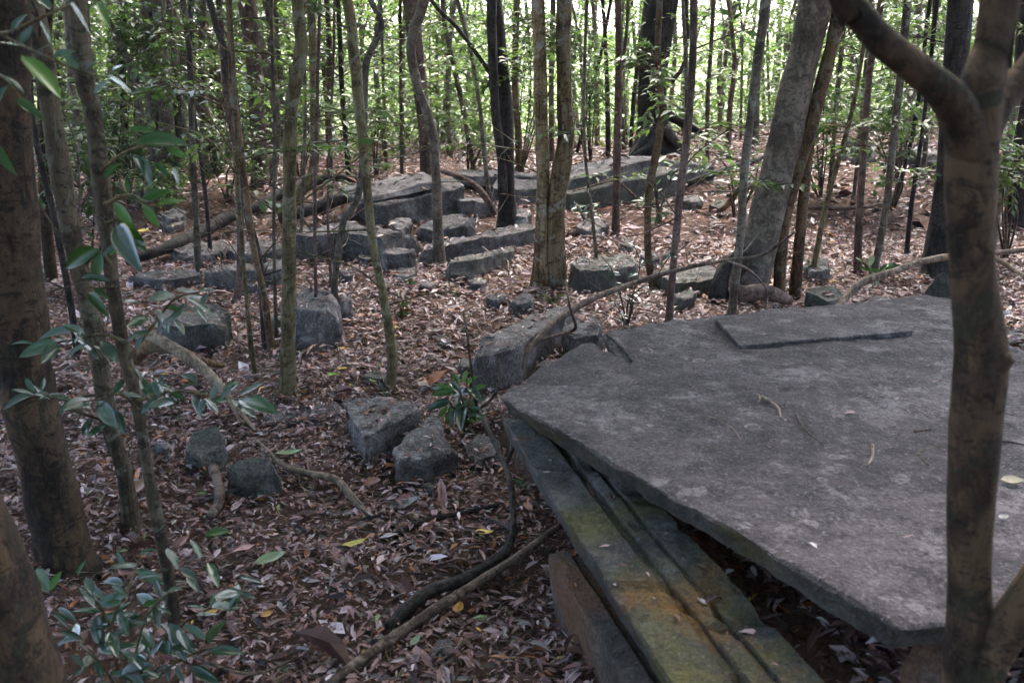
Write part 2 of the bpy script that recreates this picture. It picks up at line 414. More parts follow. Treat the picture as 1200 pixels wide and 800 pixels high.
# big overhanging slab
ZS = 0.58; TH = 0.072
sp = [(583, 462), (640, 427), (680, 403), (693, 402), (719, 415), (707, 392), (760, 381), (800, 373), (850, 369), (868, 367), (930, 361), (990, 356), (1060, 350), (1090, 346), (1117, 351),
      (1172, 392), (1215, 420), (1300, 470), (1330, 560), (1300, 700), (1200, 722), (1110, 731), (1080, 729), (1051, 734), (960, 681), (860, 622), (720, 543)]
top = []
for i_, (x_, y_) in enumerate(sp):
    a_ = atz(x_, y_, ZS); b_ = atz(*sp[(i_ + 1) % len(sp)], ZS); k_ = max(1, int((b_ - a_).length / .14)); nn_ = Vector((-(b_ - a_).y, (b_ - a_).x, 0)).normalized()
    for q_ in range(k_):
        top.append(a_.lerp(b_, q_ / k_) + (nn_ * rng.uniform(-.004, .004) if q_ else Vector()))
cc = sum(top, Vector()) / len(top)
bot = []
for p in top:
    q = p + (cc - p).normalized() * 0.035; q.z = ZS - TH; bot.append(q)
slab = empty('stone_slab', Vector((cc.x, cc.y, ZS - TH)))
tag(slab, 'huge flat lichen-spotted stone slab jutting out over the moulded beams', 'stone slab')
bm = solid(top, bot, 0.006, 0.035, 0.012, 3, 0.6)
for v_ in bm.verts:          # chipped, worn rim
    if v_.co.z > ZS - .03:
        dm = min(((v_.co.xy - a_.xy) - (b_.xy - a_.xy) * max(0, min(1, (v_.co.xy - a_.xy).dot(b_.xy - a_.xy) / ((b_.xy - a_.xy).length_squared + 1e-9)))).length for a_, b_ in zip(top, top[1:] + top[:1]))
        if dm < .06: v_.co.z -= (1 - dm / .06) ** 2 * max(0, .001 + .014 * noise.fractal(v_.co * 9, .8, 2, 3))
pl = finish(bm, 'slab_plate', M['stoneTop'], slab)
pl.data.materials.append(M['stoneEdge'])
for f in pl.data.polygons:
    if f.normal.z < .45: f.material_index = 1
pt = [atz(x, y, ZS) for x, y in [(838, 379), (866, 410.5), (960, 402.5), (1069, 393), (1050, 366), (990, 361), (900, 368)]]
bm = solid([p + Vector((0, 0, 0.020)) for p in pt], [p - Vector((0, 0, 0.02)) for p in pt], 0.004, 0.045, 0.004, 5, 0.5)
finish(bm, 'raised_band', M['stoneTop'], slab)
# moulded beam under it
def beam(name, label, FL, NL, NR, FR, thick, profile, mat, seed):
    nseg = 90; V = []; prof = profile
    FL, NL, NR, FR = map(Vector, (FL, NL, NR, FR))
    for i in range(nseg + 1):
        t = i / nseg; a = FL.lerp(NL, t); b = FR.lerp(NR, t); ac = (b - a); nn = ac.cross(NL - FL).normalized()
        if nn.z < 0: nn = -nn
        ring = []
        for s, d in prof: ring.append(a + ac * s - nn * d)
        ring += [b - nn * thick - ac * 0.02, a - nn * thick + ac * 0.06]
        for k, p in enumerate(ring):
            q = p * 3.0 + Vector((seed, 0, 0))
            chip = max(0, noise.fractal(p * 11 + Vector((seed, 4, 0)), .8, 2, 3) - .28) * .05
            V.append(p + nn * (0.005 * noise.fractal(q, 1, 2, 4) + .003 * noise.fractal(q * 6, .8, 2, 3) - chip) + ac.normalized() * 0.005 * noise.fractal(q * 2 + Vector((9, 0, 0)), .9, 2, 4))
    m = len(prof) + 2; bm = bmesh.new(); vs = [bm.verts.new(p) for p in V]
    for i in range(nseg):
        for k in range(m):
            k2 = (k + 1) % m; bm.faces.new((vs[i * m + k], vs[i * m + k2], vs[(i + 1) * m + k2], vs[(i + 1) * m + k]))
    bm.faces.new([vs[k] for k in range(m)][::-1]); bm.faces.new([vs[nseg * m + k] for k in range(m)])
    bmesh.ops.recalc_face_normals(bm, faces=bm.faces[:])
    o = finish(bm, name, M[mat], angle=24); tag(o, label, 'stone beam', 'moulded stones under the slab'); return o
pr = [(0.0, 0.012), (0.015, 0.0), (0.40, 0.0), (0.42, 0.008), (0.43, 0.022), (0.50, 0.024), (0.515, 0.010), (0.53, 0.004), (0.64, 0.002), (0.655, 0.014), (0.70, 0.016), (0.715, 0.002), (0.98, 0.0), (1.0, 0.014)]
beam('stone_beam', 'long moulded stone beam with grooves and yellow lichen directly beneath the big slab',
     atz(588, 489, 0.475), atz(815, 845, 0.36), atz(1012, 845, 0.39), atz(692, 500, 0.49), 0.09, pr, 'stoneBeam', 2.0)
pr2 = [(-0.02, 0.10), (-0.01, 0.035), (0.0, 0.012), (0.03, 0.0), (0.20, -0.002), (0.40, 0.0), (0.43, 0.012), (0.50, 0.02), (0.98, 0.022), (1.0, 0.03)]
beam('stone_beam', 'lowest brown-stained stone beam half buried in leaves left of the grooved beam',
     atz(641, 648, 0.26), atz(768, 855, 0.21), atz(850, 855, 0.23), atz(705, 640, 0.28), 0.42, pr2, 'stoneFoot', 6.0)
# stone propping the slab at its near corner
_t = [(1046, 752, 0.14), (1075, 745, 0.14), (1125, 748, 0.14), (1180, 755, 0.14), (1180, 790, 0.12), (1110, 800, 0.12), (1055, 780, 0.12)]
rock('dark stone propped under the near corner of the big slab', _t, 'stoneFoot', spread=0.05)

RK = [
 ('pale-topped long boulder with dark front face behind the left saplings', [(326, 271, .2), (345, 265, .22), (405, 259, .24), (440, 265, .24), (470, 272, .22), (497, 277, .15), (460, 278, .2), (400, 272, .22), (340, 275, .2)], 'stone'),
 ('small rounded stone tucked below the right end of the pale boulder', [(446, 293, .14), (465, 287, .16), (487, 289, .15), (486, 297, .12), (455, 299, .12)], 'stone'),
 ('low wide grey stone left of the pale boulder', [(238, 316, .10), (275, 306, .12), (333, 304, .13), (338, 314, .12), (300, 319, .12), (245, 322, .09)], 'stone'),
 ('upright broken stone behind the base of the flared slim tree', [(346, 343, .22), (375, 338, .26), (398, 345, .24), (397, 362, .20), (370, 365, .22), (346, 362, .22)], 'stone'),
 ('small stone leaning on the upright broken stone by the curved dark stem', [(394, 346, .09), (408, 343, .10), (414, 352, .09), (404, 358, .08)], 'stone'),
 ('mossy boulder behind the bluish glossy leaves on the left', [(186, 366, .18), (215, 357, .22), (255, 357, .22), (273, 365, .18), (262, 378, .15), (215, 382, .16), (188, 380, .15)], 'stoneMoss'),
 ('flat grey stone beneath the dark fallen log on the left', [(196, 296, .05), (225, 282, .07), (262, 280, .08), (268, 292, .07), (235, 300, .06)], 'stone'),
 ('flat pale stone behind the low wide grey stone', [(262, 291, .08), (290, 279, .1), (325, 280, .1), (328, 293, .08), (290, 298, .08)], 'stone'),
 ('low flat stone at left edge of the dark log', [(150, 322, .05), (190, 311, .07), (232, 312, .07), (235, 322, .05), (185, 328, .05)], 'stone'),
 ('tilted wedge of stone under the broken pale branch', [(206, 522, .09), (232, 494, .16), (262, 498, .15), (267, 520, .08), (235, 538, .06)], 'stoneMoss'),
 ('squarish mossy stone beside the orange-brown root', [(264, 545, .09), (280, 530, .13), (312, 529, .13), (326, 545, .11), (322, 557, .07), (285, 560, .07)], 'stoneMoss'),
 ('thin flat stone sunk in leaves behind the front cracked block', [(300, 486, .02), (330, 477, .03), (398, 470, .03), (402, 482, .02), (340, 492, .02)], 'stone'),
 ('rough broad-topped block in the centre beside the green seedling', [(399, 470, .12), (430, 462, .14), (495, 456, .15), (503, 479, .15), (470, 490, .15), (425, 513, .13)], 'stone'),
 ('stepped broken block with dark front in the centre foreground', [(462, 520, .10), (487, 487, .14), (513, 483, .14), (521, 508, .13), (538, 525, .11), (505, 533, .11), (466, 540, .10)], 'stone'),
 ('flat stone partly buried between the stepped block and the slab', [(540, 520, .03), (560, 508, .04), (585, 512, .04), (588, 530, .03), (555, 540, .03)], 'stone'),
 ('long diagonal block behind the left corner of the big slab', [(556, 398, .20), (595, 378, .20), (636, 359, .18), (688, 353, .14), (660, 371, .17), (640, 383, .18), (604, 406, .20), (558, 416, .20)], 'stone'),
 ('stone wedged between the diagonal block and the big slab', [(660, 384, .16), (680, 372, .17), (708, 374, .17), (700, 392, .16), (672, 396, .15)], 'stone'),
 ('small cracked stone in front of the peeling double tree', [(597, 346, .07), (612, 341, .09), (626, 343, .08), (624, 353, .06), (604, 356, .06)], 'stone'),
 ('little flat stone left of the small cracked stone', [(570, 350, .04), (580, 344, .05), (592, 346, .05), (586, 354, .04)], 'stone'),
 ('long narrow kerb stone running up to the peeling double tree', [(490, 291, .10), (520, 279, .14), (575, 268, .15), (628, 258, .15), (629, 266, .14), (575, 277, .14), (522, 288, .13), (494, 296, .09)], 'stone'),
 ('mossy sloping block in front of the narrow kerb stone', [(523, 305, .12), (545, 299, .14), (585, 292, .14), (612, 288, .08), (600, 294, .10), (552, 306, .13), (528, 310, .11)], 'stoneMoss'),
 ('rough stone lump between the kerb stone and the leaning slab', [(490, 266, .10), (510, 257, .14), (538, 250, .17), (556, 253, .16), (554, 263, .13), (508, 271, .10)], 'stone'),
 ('pale flat stone right of the peeling double tree', [(672, 262, .06), (683, 254, .08), (705, 255, .08), (712, 266, .06), (690, 272, .05)], 'stone'),
 ('dark wide stone among thin stems right of the peeling double tree', [(670, 309, .16), (690, 299, .18), (745, 297, .15), (755, 309, .12), (716, 316, .15), (680, 318, .15)], 'stoneMoss'),
 ('stone half hidden by the bluish shrub behind the slab', [(760, 318, .10), (790, 308, .13), (835, 312, .12), (840, 326, .10), (790, 332, .09)], 'stoneMoss'),
 ('tilted pale slab far back on the right slope', [(977, 176, .05), (990, 165, .20), (1010, 158, .28), (1026, 166, .20), (1024, 180, .08), (1000, 186, .04)], 'stone'),
 ('long flat stone far back behind the forked foreground trunk', [(1058, 178, .12), (1075, 170, .15), (1116, 174, .15), (1122, 183, .12), (1085, 184, .11)], 'stone'),
 ('mossy green-grey stone behind the far edge of the big slab', [(944, 342, .10), (958, 334, .14), (980, 336, .13), (991, 346, .08), (970, 354, .06)], 'stoneMoss'),
 ('dim rounded stone upslope of the mossy green-grey stone', [(940, 308, .08), (955, 300, .12), (974, 303, .11), (977, 315, .07), (950, 318, .06)], 'stoneMoss'),
 ('small low stone at the foot of the fallen pale branch', [(1016, 352, .05), (1030, 346, .07), (1046, 349, .06), (1042, 358, .04)], 'stone'),
 ('leaning grey slab end behind the forked foreground trunk', [(1078, 348, .06), (1096, 322, .22), (1118, 312, .28), (1136, 322, .26), (1128, 346, .10), (1098, 356, .04)], 'stoneMoss'),
 ('small dark-edged flat stone far off beside the left thin stems', [(187, 250, .12), (200, 243, .14), (217, 245, .14), (215, 254, .11), (195, 256, .10)], 'stone'),
 ('palm-sized flat grey stone on the leaves at the bottom', [(503, 758, .02), (515, 745, .025), (536, 747, .025), (541, 758, .02), (522, 769, .015)], 'stone'),
 ('stone block behind the big slab on the far right', [(1150, 395, .10), (1170, 380, .16), (1215, 385, .18), (1230, 410, .15), (1180, 420, .10)], 'stoneMoss'),
]
for lab, tp, mt in RK: rock(lab, tp, mt)
SM = [('small stone right of the low flat stones by the left log', 300, 330, 16, .06), ('small stone beside the thinnest wand', 405, 318, 13, .05), ('fist-sized stone in the leafy clearing below the pale boulder', 430, 300, 10, .05),
 ('grey stone just below the mossy sloping block', 560, 330, 12, .03), ('pale stone near the top of the clearing', 500, 332, 10, .03), ('stone chip by the foot of the diagonal block', 545, 425, 12, .04), ('low stone left of the diagonal block', 520, 398, 12, .03),
 ('stone under the bent brown branch', 640, 425, 16, .06), ('flat stone left of the upright broken stone', 318, 372, 15, .06), ('small stone at the left end of the mossy boulder', 170, 392, 14, .06), ('buried stone right of the thin flat stone', 440, 440, 14, .02),
 ('flat chip in front of the stepped block', 500, 566, 12, .02), ('stone lump below the coping stone', 470, 262, 16, .10), ('stone lump under the slanting pale wall stone', 610, 250, 14, .08), ('rubble stone in front of the lower long wall stone', 690, 250, 10, .05),
 ('rubble stone right of the lower long wall stone', 812, 232, 14, .08), ('grey rubble stone below the thick dark limb', 842, 238, 12, .06), ('far stone left of the long rotten log', 205, 262, 12, .05), ('wide sunken stone at the left end of the kerb stone', 472, 318, 18, .03), ('stone peeping out left of the wedge', 190, 520, 14, .05), ('rubble stone at the foot of the thin brown sapling', 735, 284, 12, .05), ('rubble stone beside the dark wide stone', 762, 300, 14, .06), ('rounded rubble stone by the straight thin stem', 800, 345, 16, .08)]
for lab, x, y, r_, z_ in SM:
    k_ = rng.randint(5, 7); ph = rng.random() * 6
    rock(lab, [(x + r_ * math.cos(ph + i * 6.28 / k_) * rng.uniform(.75, 1.15), y + r_ * .42 * math.sin(ph + i * 6.28 / k_) * rng.uniform(.75, 1.15), z_ * rng.uniform(.7, 1.1)) for i in range(k_)][::-1], rng.choice(['stone', 'stone', 'stoneMoss']))
# ruined wall courses on the ridge, measured from where each foot meets the ground
def course(label, a, b, depth, mat='stone', tilt=0.0, rough=0.016, down=0.0):
    """front face between two ends (px, top py, bottom py, py of the foot on the ground)"""
    _seed[0] += 1; E = []
    for x, yt, yb, yf in (a, b):
        g = gp(x, yf); E.append((atY(x, yt, g.y), atY(x, yb, g.y)))
    (A, A0), (B, B0) = E
    A0.z -= down; B0.z -= down
    u = (B - A); u.z = 0; u.normalize(); n = Vector((-u.y, u.x, 0))
    if n.y < 0: n = -n
    up = Vector((0, 0, 1)); bk = n * math.cos(tilt) + up * math.sin(tilt)
    ts = [0, .22, .47, .74, 1]; T = []; Bo = []
    for t_ in ts:
        j = Vector((0, 0, rng.uniform(-.018, .012))) if 0 < t_ < 1 else Vector()
        T.append(A.lerp(B, t_) + j - n * rng.uniform(-.02, .03)); Bo.append(A0.lerp(B0, t_) - n * (.03 + .12 * max(0, tilt)))
    for t_ in (1, .55, 0):
        T.append(A.lerp(B, t_) + bk * depth * rng.uniform(.85, 1.05)); Bo.append(A0.lerp(B0, t_) + bk * depth)
    bm = solid(T, Bo, 0.012, 0.065, rough, _seed[0], .6, .006, 4)
    o = finish(bm, 'wall_stone', M[mat]); tag(o, label, 'stone', 'fallen wall stones on the ridge'); return o
course('large leaning slab face on the left of the ridge ruin', (438, 243, 262, 264), (546, 217, 248, 249), .45, 'stone', 0.18, down=.1)
course('thin pale coping stone lying on top of the large leaning slab', (415, 233, 241, 262), (516, 211, 220, 251), .55, 'stone', 0.10)
course('thin rear kerb stone along the ridge behind the dark centre trunk', (530, 204, 216, 221), (632, 207, 220, 224), .5, 'stone', 0.0, down=.02)
course('slanting pale wall stone just left of the peeling double tree', (575, 221, 238, 238), (632, 224, 238, 238), .35, 'stone', 0.25, down=.1)
course('upper long wall stone below the roots of the old tree', (662, 212, 225, 243), (762, 187, 205, 230), .5, 'stone', 0.05)
course('lower long mossy wall stone below the roots of the old tree', (667, 227, 244, 245), (797, 198, 226, 227), .45, 'stoneMoss', 0.04, down=.1)
course('end wall stone at the right tip of the ridge ruin', (767, 186, 200, 226), (836, 194, 212, 213), .5, 'stone', 0.0, down=.1)
course('stone block under the leaning slab at the left of the ridge ruin', (543, 236, 256, 256), (582, 238, 253, 253), .4, 'stone', 0.0, down=.1)

# ------------------------------------------------------------------ crowns high above the frame
def crown_mesh(k):
    r_ = np.random.default_rng(100 + k); n_cl = 46; C = []
    while len(C) < n_cl:
        p = r_.normal(size=3); p /= np.linalg.norm(p); p *= r_.random() ** 0.45; p[2] *= 0.62; C.append(p)
    C = np.array(C); per = 34; n = n_cl * per
    B = np.repeat(C, per, 0) + r_.normal(size=(n, 3)) * np.array([.15, .15, .07])
    D = r_.normal(size=(n, 3)); D[:, 2] = D[:, 2] * .4 - .3
    N = r_.normal(size=(n, 3)) * .5 + np.array([0, 0, 1])
    t = r_.random((n, 1)); C_ = (1 - t) * np.array([[.035, .075, .018]]) + t * np.array([[.085, .15, .03]])
    L = r_.uniform(.055, .10, n); Wd = L * .42
    V, F, npf, cl = leafgeo(B, D, N, L, Wd, C_)
    return npmesh('crown', V, F, npf, cl)
CROWNS = [crown_mesh(k) for k in range(4)]
for c_ in CROWNS: c_.materials.append(M['leaf'])

# ------------------------------------------------------------------ trees
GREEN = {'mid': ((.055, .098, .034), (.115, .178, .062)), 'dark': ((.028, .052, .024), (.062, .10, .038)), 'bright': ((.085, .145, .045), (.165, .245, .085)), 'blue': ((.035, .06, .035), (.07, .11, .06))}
def sprig(wood, leaf, P0, P1, nl, ll, tone, r0=0.006, spread=0.9):
    """a twig from P0 to P1 with leaves in two ranks along its outer part"""
    P0 = np.array(P0); P1 = np.array(P1); mid = (P0 + P1) / 2 + np.array([rng.uniform(-.06, .06), rng.uniform(-.06, .06), rng.uniform(.0, .10)]) * np.linalg.norm(P1 - P0)
    C = catmull([P0, mid, P1], 4); wood.add(*tube(C, np.linspace(r0, r0 * .35, len(C)), 4))
    ax = (P1 - P0) / (np.linalg.norm(P1 - P0) + 1e-9)
    t = np.linspace(.3, 1.0, nl) + nr.normal(size=nl) * .03; t = np.clip(t, .2, 1)
    idx = t * (len(C) - 1); i0 = np.clip(idx.astype(int), 0, len(C) - 2); fr = (idx - i0)[:, None]
    B = C[i0] * (1 - fr) + C[i0 + 1] * fr
    side = np.cross(ax, [0, 0, 1.]); side /= np.linalg.norm(side) + 1e-9
    sg = np.where(np.arange(nl) % 2 == 0, 1, -1)[:, None]
    D = ax[None] * .7 + side[None] * sg * spread + nr.normal(size=(nl, 3)) * .25; D[:, 2] -= .22
    N = np.array([[0, 0, 1.]]) + nr.normal(size=(nl, 3)) * .35
    a, b = GREEN[tone]; q = nr.random((nl, 1)); Cc = (1 - q) * np.array([a]) + q * np.array([b])
    L = ll * nr.uniform(.6, 1.15, nl)
    leaf.add(*leafgeo(B + D * .012, D, N, L, L * .40, Cc))
TREES = {}
def tree(key, name, label, pts, mat='grey', Hh=None, lean=0.0, sprays=0, tone='mid', crown=True, flare=1.35, sides=10, lump=0.10, ridges=0.0, Y0=None, cat='tree', group='trees of the wood', stems=(), ll=0.095, spray_px=(), crown_r=None):
    """pts: (px, py, width px) from the foot upwards"""
    x0, y0, w0 = pts[0]
    base = gp(x0, y0) if Y0 is None else atY(x0, y0, Y0)
    if Y0 is not None: base.z = hs(base.x, base.y)
    Yb = base.y; P = []; 
    for k, (x, y, wp) in enumerate(pts):
        p = atY(x, y, Yb) if k else base
        if lean and k: p = atY(x, y, Yb + lean * (p.z - base.z))
        dep = (p - O).dot(Vector((0, CP, -SP)))
        P.append([p.x, p.y, p.z, max(0.006, 0.5 * wp / FPX * dep)])
    root = empty(name, base)
    # below ground and flare
    f = P[0]; P = [[f[0], f[1], f[2] - 0.15, f[3] * flare * 1.05]] + [[f[0], f[1], f[2], f[3] * flare]] + ([[*(np.array(f[:3]) * .0 + np.array([f[0] + (P[1][0] - f[0]) * .12, f[1] + (P[1][1] - f[1]) * .12, f[2] + (P[1][2] - f[2]) * .12])), f[3] * (1 + (flare - 1) * .25)]]) + P[1:]
    vis_top = np.array(P[-1][:3]); rt = P[-1][3]
    H = Hh if Hh else (4.2 + rt * 38 + rng.uniform(-.5, .9)); H = min(H, 9.5)
    d = np.array(P[-1][:3]) - np.array(P[-2][:3]); d /= np.linalg.norm(d) + 1e-9
    cur = vis_top.copy(); zt = base.z + H; r = rt
    if crown and zt > cur[2] + .5:
        n = max(2, int((zt - cur[2]) / 0.9)); st = (zt - cur[2]) / n
        for k in range(n):
            d = d * .75 + np.array([rng.uniform(-.10, .10), rng.uniform(-.10, .10), .34]); d /= np.linalg.norm(d)
            cur = cur + d * st; r = max(.006, rt * (1 - .62 * (k + 1) / n)); P.append([*cur, r])
    P = np.array(P)
    seg = [2, 3] + [max(2, int(np.linalg.norm(P[i + 1][:3] - P[i][:3]) / ((0.035 if P[i][1] < 3.6 else 0.07) if P[i][1] < 7 and P[i][2] < 2.8 else 0.3))) for i in range(2, len(P) - 1)]
    Cc = catmull(P, seg)
    Vv, Ff, nn = tube(Cc[:, :3], np.maximum(Cc[:, 3], .004), sides, lump, rng.random() * 50, ridges)
    b = np.array(base)
    link('trunk', npmesh('trunk', Vv - b, Ff, nn, None, True), M[mat], root)
    for si, sp_ in enumerate(stems):      # extra limbs given in pixels (px, py, w, dY)
        Q = []
        for (x, y, wp, dy) in sp_:
            p = atY(x, y, Yb + dy); dep = (p - O).dot(Vector((0, CP, -SP))); Q.append([p.x, p.y, p.z, .5 * wp / FPX * dep])
        e = np.array(Q[-1]); dd = e[:3] - np.array(Q[-2])[:3]; dd /= np.linalg.norm(dd)
        if sp_[-1][1] < 25:
            c2 = e[:3]; rr = e[3]
            for k in range(4):
                dd = dd * .8 + np.array([rng.uniform(-.08, .08), rng.uniform(-.08, .08), .25]); dd /= np.linalg.norm(dd); c2 = c2 + dd * .8; rr *= .8; Q.append([*c2, rr])
        Q = np.array(Q); Q = catmull(Q, [max(3, int(np.linalg.norm(Q[i + 1][:3] - Q[i][:3]) / .08)) for i in range(len(Q) - 1)])
        Vv, Ff, nn = tube(Q[:, :3], np.maximum(Q[:, 3], .003), max(6, sides - 2), lump, rng.random() * 50, ridges)
        link('limb', npmesh('limb', Vv - b, Ff, nn, None, True), M[mat], root)
    if crown:
        bg_ = Bag(); cr = crown_r or rng.uniform(1.3, 2.1)
        for k in range(4):
            a = k * 1.6 + rng.random(); s0 = P[-1][:3] - np.array([0, 0, rng.uniform(.2, 1.2)])
            e0 = P[-1][:3] + np.array([math.cos(a) * cr * .6, math.sin(a) * cr * .6, rng.uniform(.0, .6)])
            q = catmull([s0, (s0 + e0) / 2 + np.array([0, 0, .15]), e0], 3); bg_.add(*tube(q, np.linspace(rt * .35, .005, len(q)), 5))
        me = bg_.mesh('boughs'); me.transform(Matrix.Translation(-base)); o = link('boughs', me, M[mat], root); o['kind'] = 'stuff'
        c = link('crown', CROWNS[rng.randrange(4)], None, root, Vector(P[-1][:3]) - base + Vector((0, 0, .1)))
        c.rotation_euler = (rng.uniform(-.2, .2), rng.uniform(-.2, .2), rng.uniform(0, 6.28)); c.scale = (cr, cr, cr * rng.uniform(.8, 1.1)); c['kind'] = 'stuff'
    if Yb > 3:
        tw_ = Bag(); lo_ = [p for p in Cc if base.z + .35 < p[2] < CAMZ + Yb * .09 + .2]
        for k in range(rng.randint(4, 8)):
            if not lo_: break
            p = np.array(rng.choice(lo_)[:3]); a = rng.uniform(0, 6.28); ln = rng.uniform(.12, .65); e = p + np.array([math.cos(a), math.sin(a) * .7, rng.uniform(-.1, .9)]) * ln
            q = catmull([p, (p + e) / 2 + nr.normal(size=3) * .05 * ln * 2, e], 3); tw_.add(*tube(q, np.linspace(.0055, .002, len(q)), 4))
            for j in range(2):
                m = q[rng.randint(2, len(q) - 1)]; e2 = m + (e - p) * rng.uniform(.2, .5) + nr.normal(size=3) * .12; tw_.add(*tube(np.array([m, (m + e2) / 2 + nr.normal(size=3) * .015, e2]), [.003, .0022, .0014], 3))
        if tw_.V:
            me = tw_.mesh('bare_twigs'); me.transform(Matrix.Translation(-base)); o = link('bare_twigs', me, M[mat], root); o['kind'] = 'stuff'
    if sprays or spray_px:
        wood, lf = Bag(), Bag(); cz = Cc[:, :3]
        zmax = 0.66 * (CAMZ + Yb * .06) + .9
        cand = [p for p in cz if base.z + .7 < p[2] < max(2.1, CAMZ + Yb * 0.085 + .3)]
        for k in range(int(sprays * 1.8)):
            if not cand: break
            p = np.array(rng.choice(cand)); a = rng.uniform(0, 6.28); ln = rng.uniform(.35, .95)
            e = p + np.array([math.cos(a), math.sin(a), rng.uniform(-.1, .45)]) * ln
            sprig(wood, lf, p, e, rng.randint(9, 15), ll, tone)
            for j in range(2):
                m = p + (e - p) * rng.uniform(.35, .8); e2 = m + np.array([rng.uniform(-1, 1), rng.uniform(-1, 1), rng.uniform(-.3, .3)]) * ln * .5
                sprig(wood, lf, m, e2, rng.randint(6, 10), ll, tone, .004)
        for (x, y, rp, n_) in spray_px:
            c0 = np.array(atY(x, y, Yb - .15)); near = cz[np.argmin(np.linalg.norm(cz - (c0 - np.array([0, 0, .15])), axis=1))]
            rad = rp / FPX * Yb
            sprig(wood, lf, near, c0, 5, ll, tone)
            for k in range(n_):
                e = c0 + nr.normal(size=3) * np.array([.6, .5, .4]) * rad; sprig(wood, lf, c0 * .7 + near * .3 + (e - c0) * .3, e, rng.randint(6, 11), ll, tone, .004)
        me = wood.mesh('twigs'); me.transform(Matrix.Translation(-base)); o = link('twigs', me, M[mat], root); o['kind'] = 'stuff'
        me = lf.mesh('foliage'); me.transform(Matrix.Translation(-base)); o = link('foliage', me, M['leaf'], root); o['kind'] = 'stuff'
    tag(root, label, cat, group)
    TREES[key] = (root, Cc); return root

tree('T1', 'mature_tree', 'thick blurred grey trunk at the left edge, foot among the shrub leaves', [(82, 668, 62), (55, 560, 60), (28, 430, 62), (10, 260, 64), (0, 60, 66), (-4, -60, 66)], 'mossy', 9, sides=26, flare=1.2, lump=.09)
tree('T2', 'mature_tree', 'dark slanting trunk in the bottom left corner', [(70, 1010, 92), (32, 800, 84), (0, 690, 80), (-42, 590, 78), (-75, 480, 76), (-115, 300, 74)], 'mossy', 8, sides=26, lump=.09, flare=1.15)
tree('T3', 'slim_tree', 'slim brown tree just right of the thick left-edge trunk', [(155, 622, 22), (145, 550, 20), (128, 495, 20), (112, 395, 22), (92, 310, 23), (80, 260, 23), (60, 130, 24), (38, 0, 24)], 'shadebark', 7)
tree('T4', 'slim_tree', 'slender front sapling carrying bright green leaves on the left', [(206, 750, 15), (200, 690, 14), (189, 630, 14), (175, 560, 14), (160, 470, 14), (145, 410, 15), (132, 330, 17), (122, 240, 20), (108, 130, 21), (92, 30, 22)], 'shadebark', 6)
tree('T5', 'mature_tree', 'thick pale triple-stemmed tree in the far left', [(193, 222, 40), (190, 190, 34), (184, 150, 26), (178, 60, 22), (174, 0, 22)], 'grey', 9, stems=[[(196, 185, 20, -.1), (196, 150, 17, -.15), (191, 80, 16, -.15), (186, 0, 16, -.1)], [(204, 195, 18, 0), (211, 155, 15, 0), (204, 90, 14, 0), (196, 20, 14, 0)]], sprays=4, tone='dark')
tree('T6', 'slim_tree', 'grey trunk leaning left beside the triple-stemmed tree', [(256, 205, 18), (253, 175, 16), (232, 110, 15), (205, 30, 15), (192, -10, 15)], 'grey', 7, sprays=5, tone='dark')
tree('T7', 'slim_tree', 'nearly black slender stem leaning left through the sapling cluster', [(313, 405, 10), (304, 310, 10), (290, 250, 10), (283, 190, 9), (273, 100, 9), (262, 55, 8), (245, 0, 8)], 'dark', 5, sides=8)
tree('T8', 'mature_tree', 'reddish brown straight trunk behind the black slender stem', [(306, 216, 22), (302, 150, 19), (297, 60, 19), (288, 0, 20)], 'red', 8, sprays=6, tone='mid')
tree('T9', 'slim_tree', 'brown slender stem hugging the right side of the black stem', [(319, 412, 9), (308, 340, 8), (297, 290, 8), (285, 200, 8), (272, 90, 7), (268, 0, 7)], 'orange', 5, sides=8)
tree('T10', 'slim_tree', 'straight grey tree with flared foot standing left of centre', [(336, 463, 24), (337, 440, 19), (338, 380, 17), (339, 265, 16), (341, 135, 16), (353, 60, 15), (348, 0, 14)], 'olive', 7, flare=1.5, sides=12)
tree('T11', 'slim_tree', 'pale trunk sweeping in a curve out of the dark log', [(338, 238, 13), (350, 226, 13), (364, 208, 12), (369, 180, 11), (368, 100, 10), (364, 0, 10)], 'olive', 6, sprays=6, flare=1.1)
tree('T12', 'slim_tree', 'yellowish slim sapling rooted behind the rough centre block', [(457, 456, 12), (460, 415, 12), (448, 340, 10), (437, 285, 10), (430, 215, 11), (422, 130, 12), (413, 50, 13), (407, 0, 13)], 'olive', 6, sides=10)
tree('T13', 'slim_tree', 'dark crooked stem bending beside the yellowish sapling', [(394, 366, 9), (392, 338, 8), (397, 292, 8), (403, 258, 8), (421, 225, 8), (427, 135, 8), (430, 70, 8), (446, 38, 8), (444, 15, 7), (432, -5, 7)], 'grey', 5, sides=8)
tree('T14', 'slim_tree', 'smooth grey tree with an S-bend above the pale boulder', [(515, 310, 15), (513, 265, 12), (508, 160, 11), (492, 110, 11), (482, 64, 12), (486, 32, 12), (499, -4, 12)], 'pale', 7, sides=10)
tree('T15', 'mature_tree', 'straight reddish trunk behind the S-bend tree', [(502, 206, 16), (498, 150, 15), (491, 90, 17), (481, 0, 20)], 'red', 8, sprays=6, tone='mid')
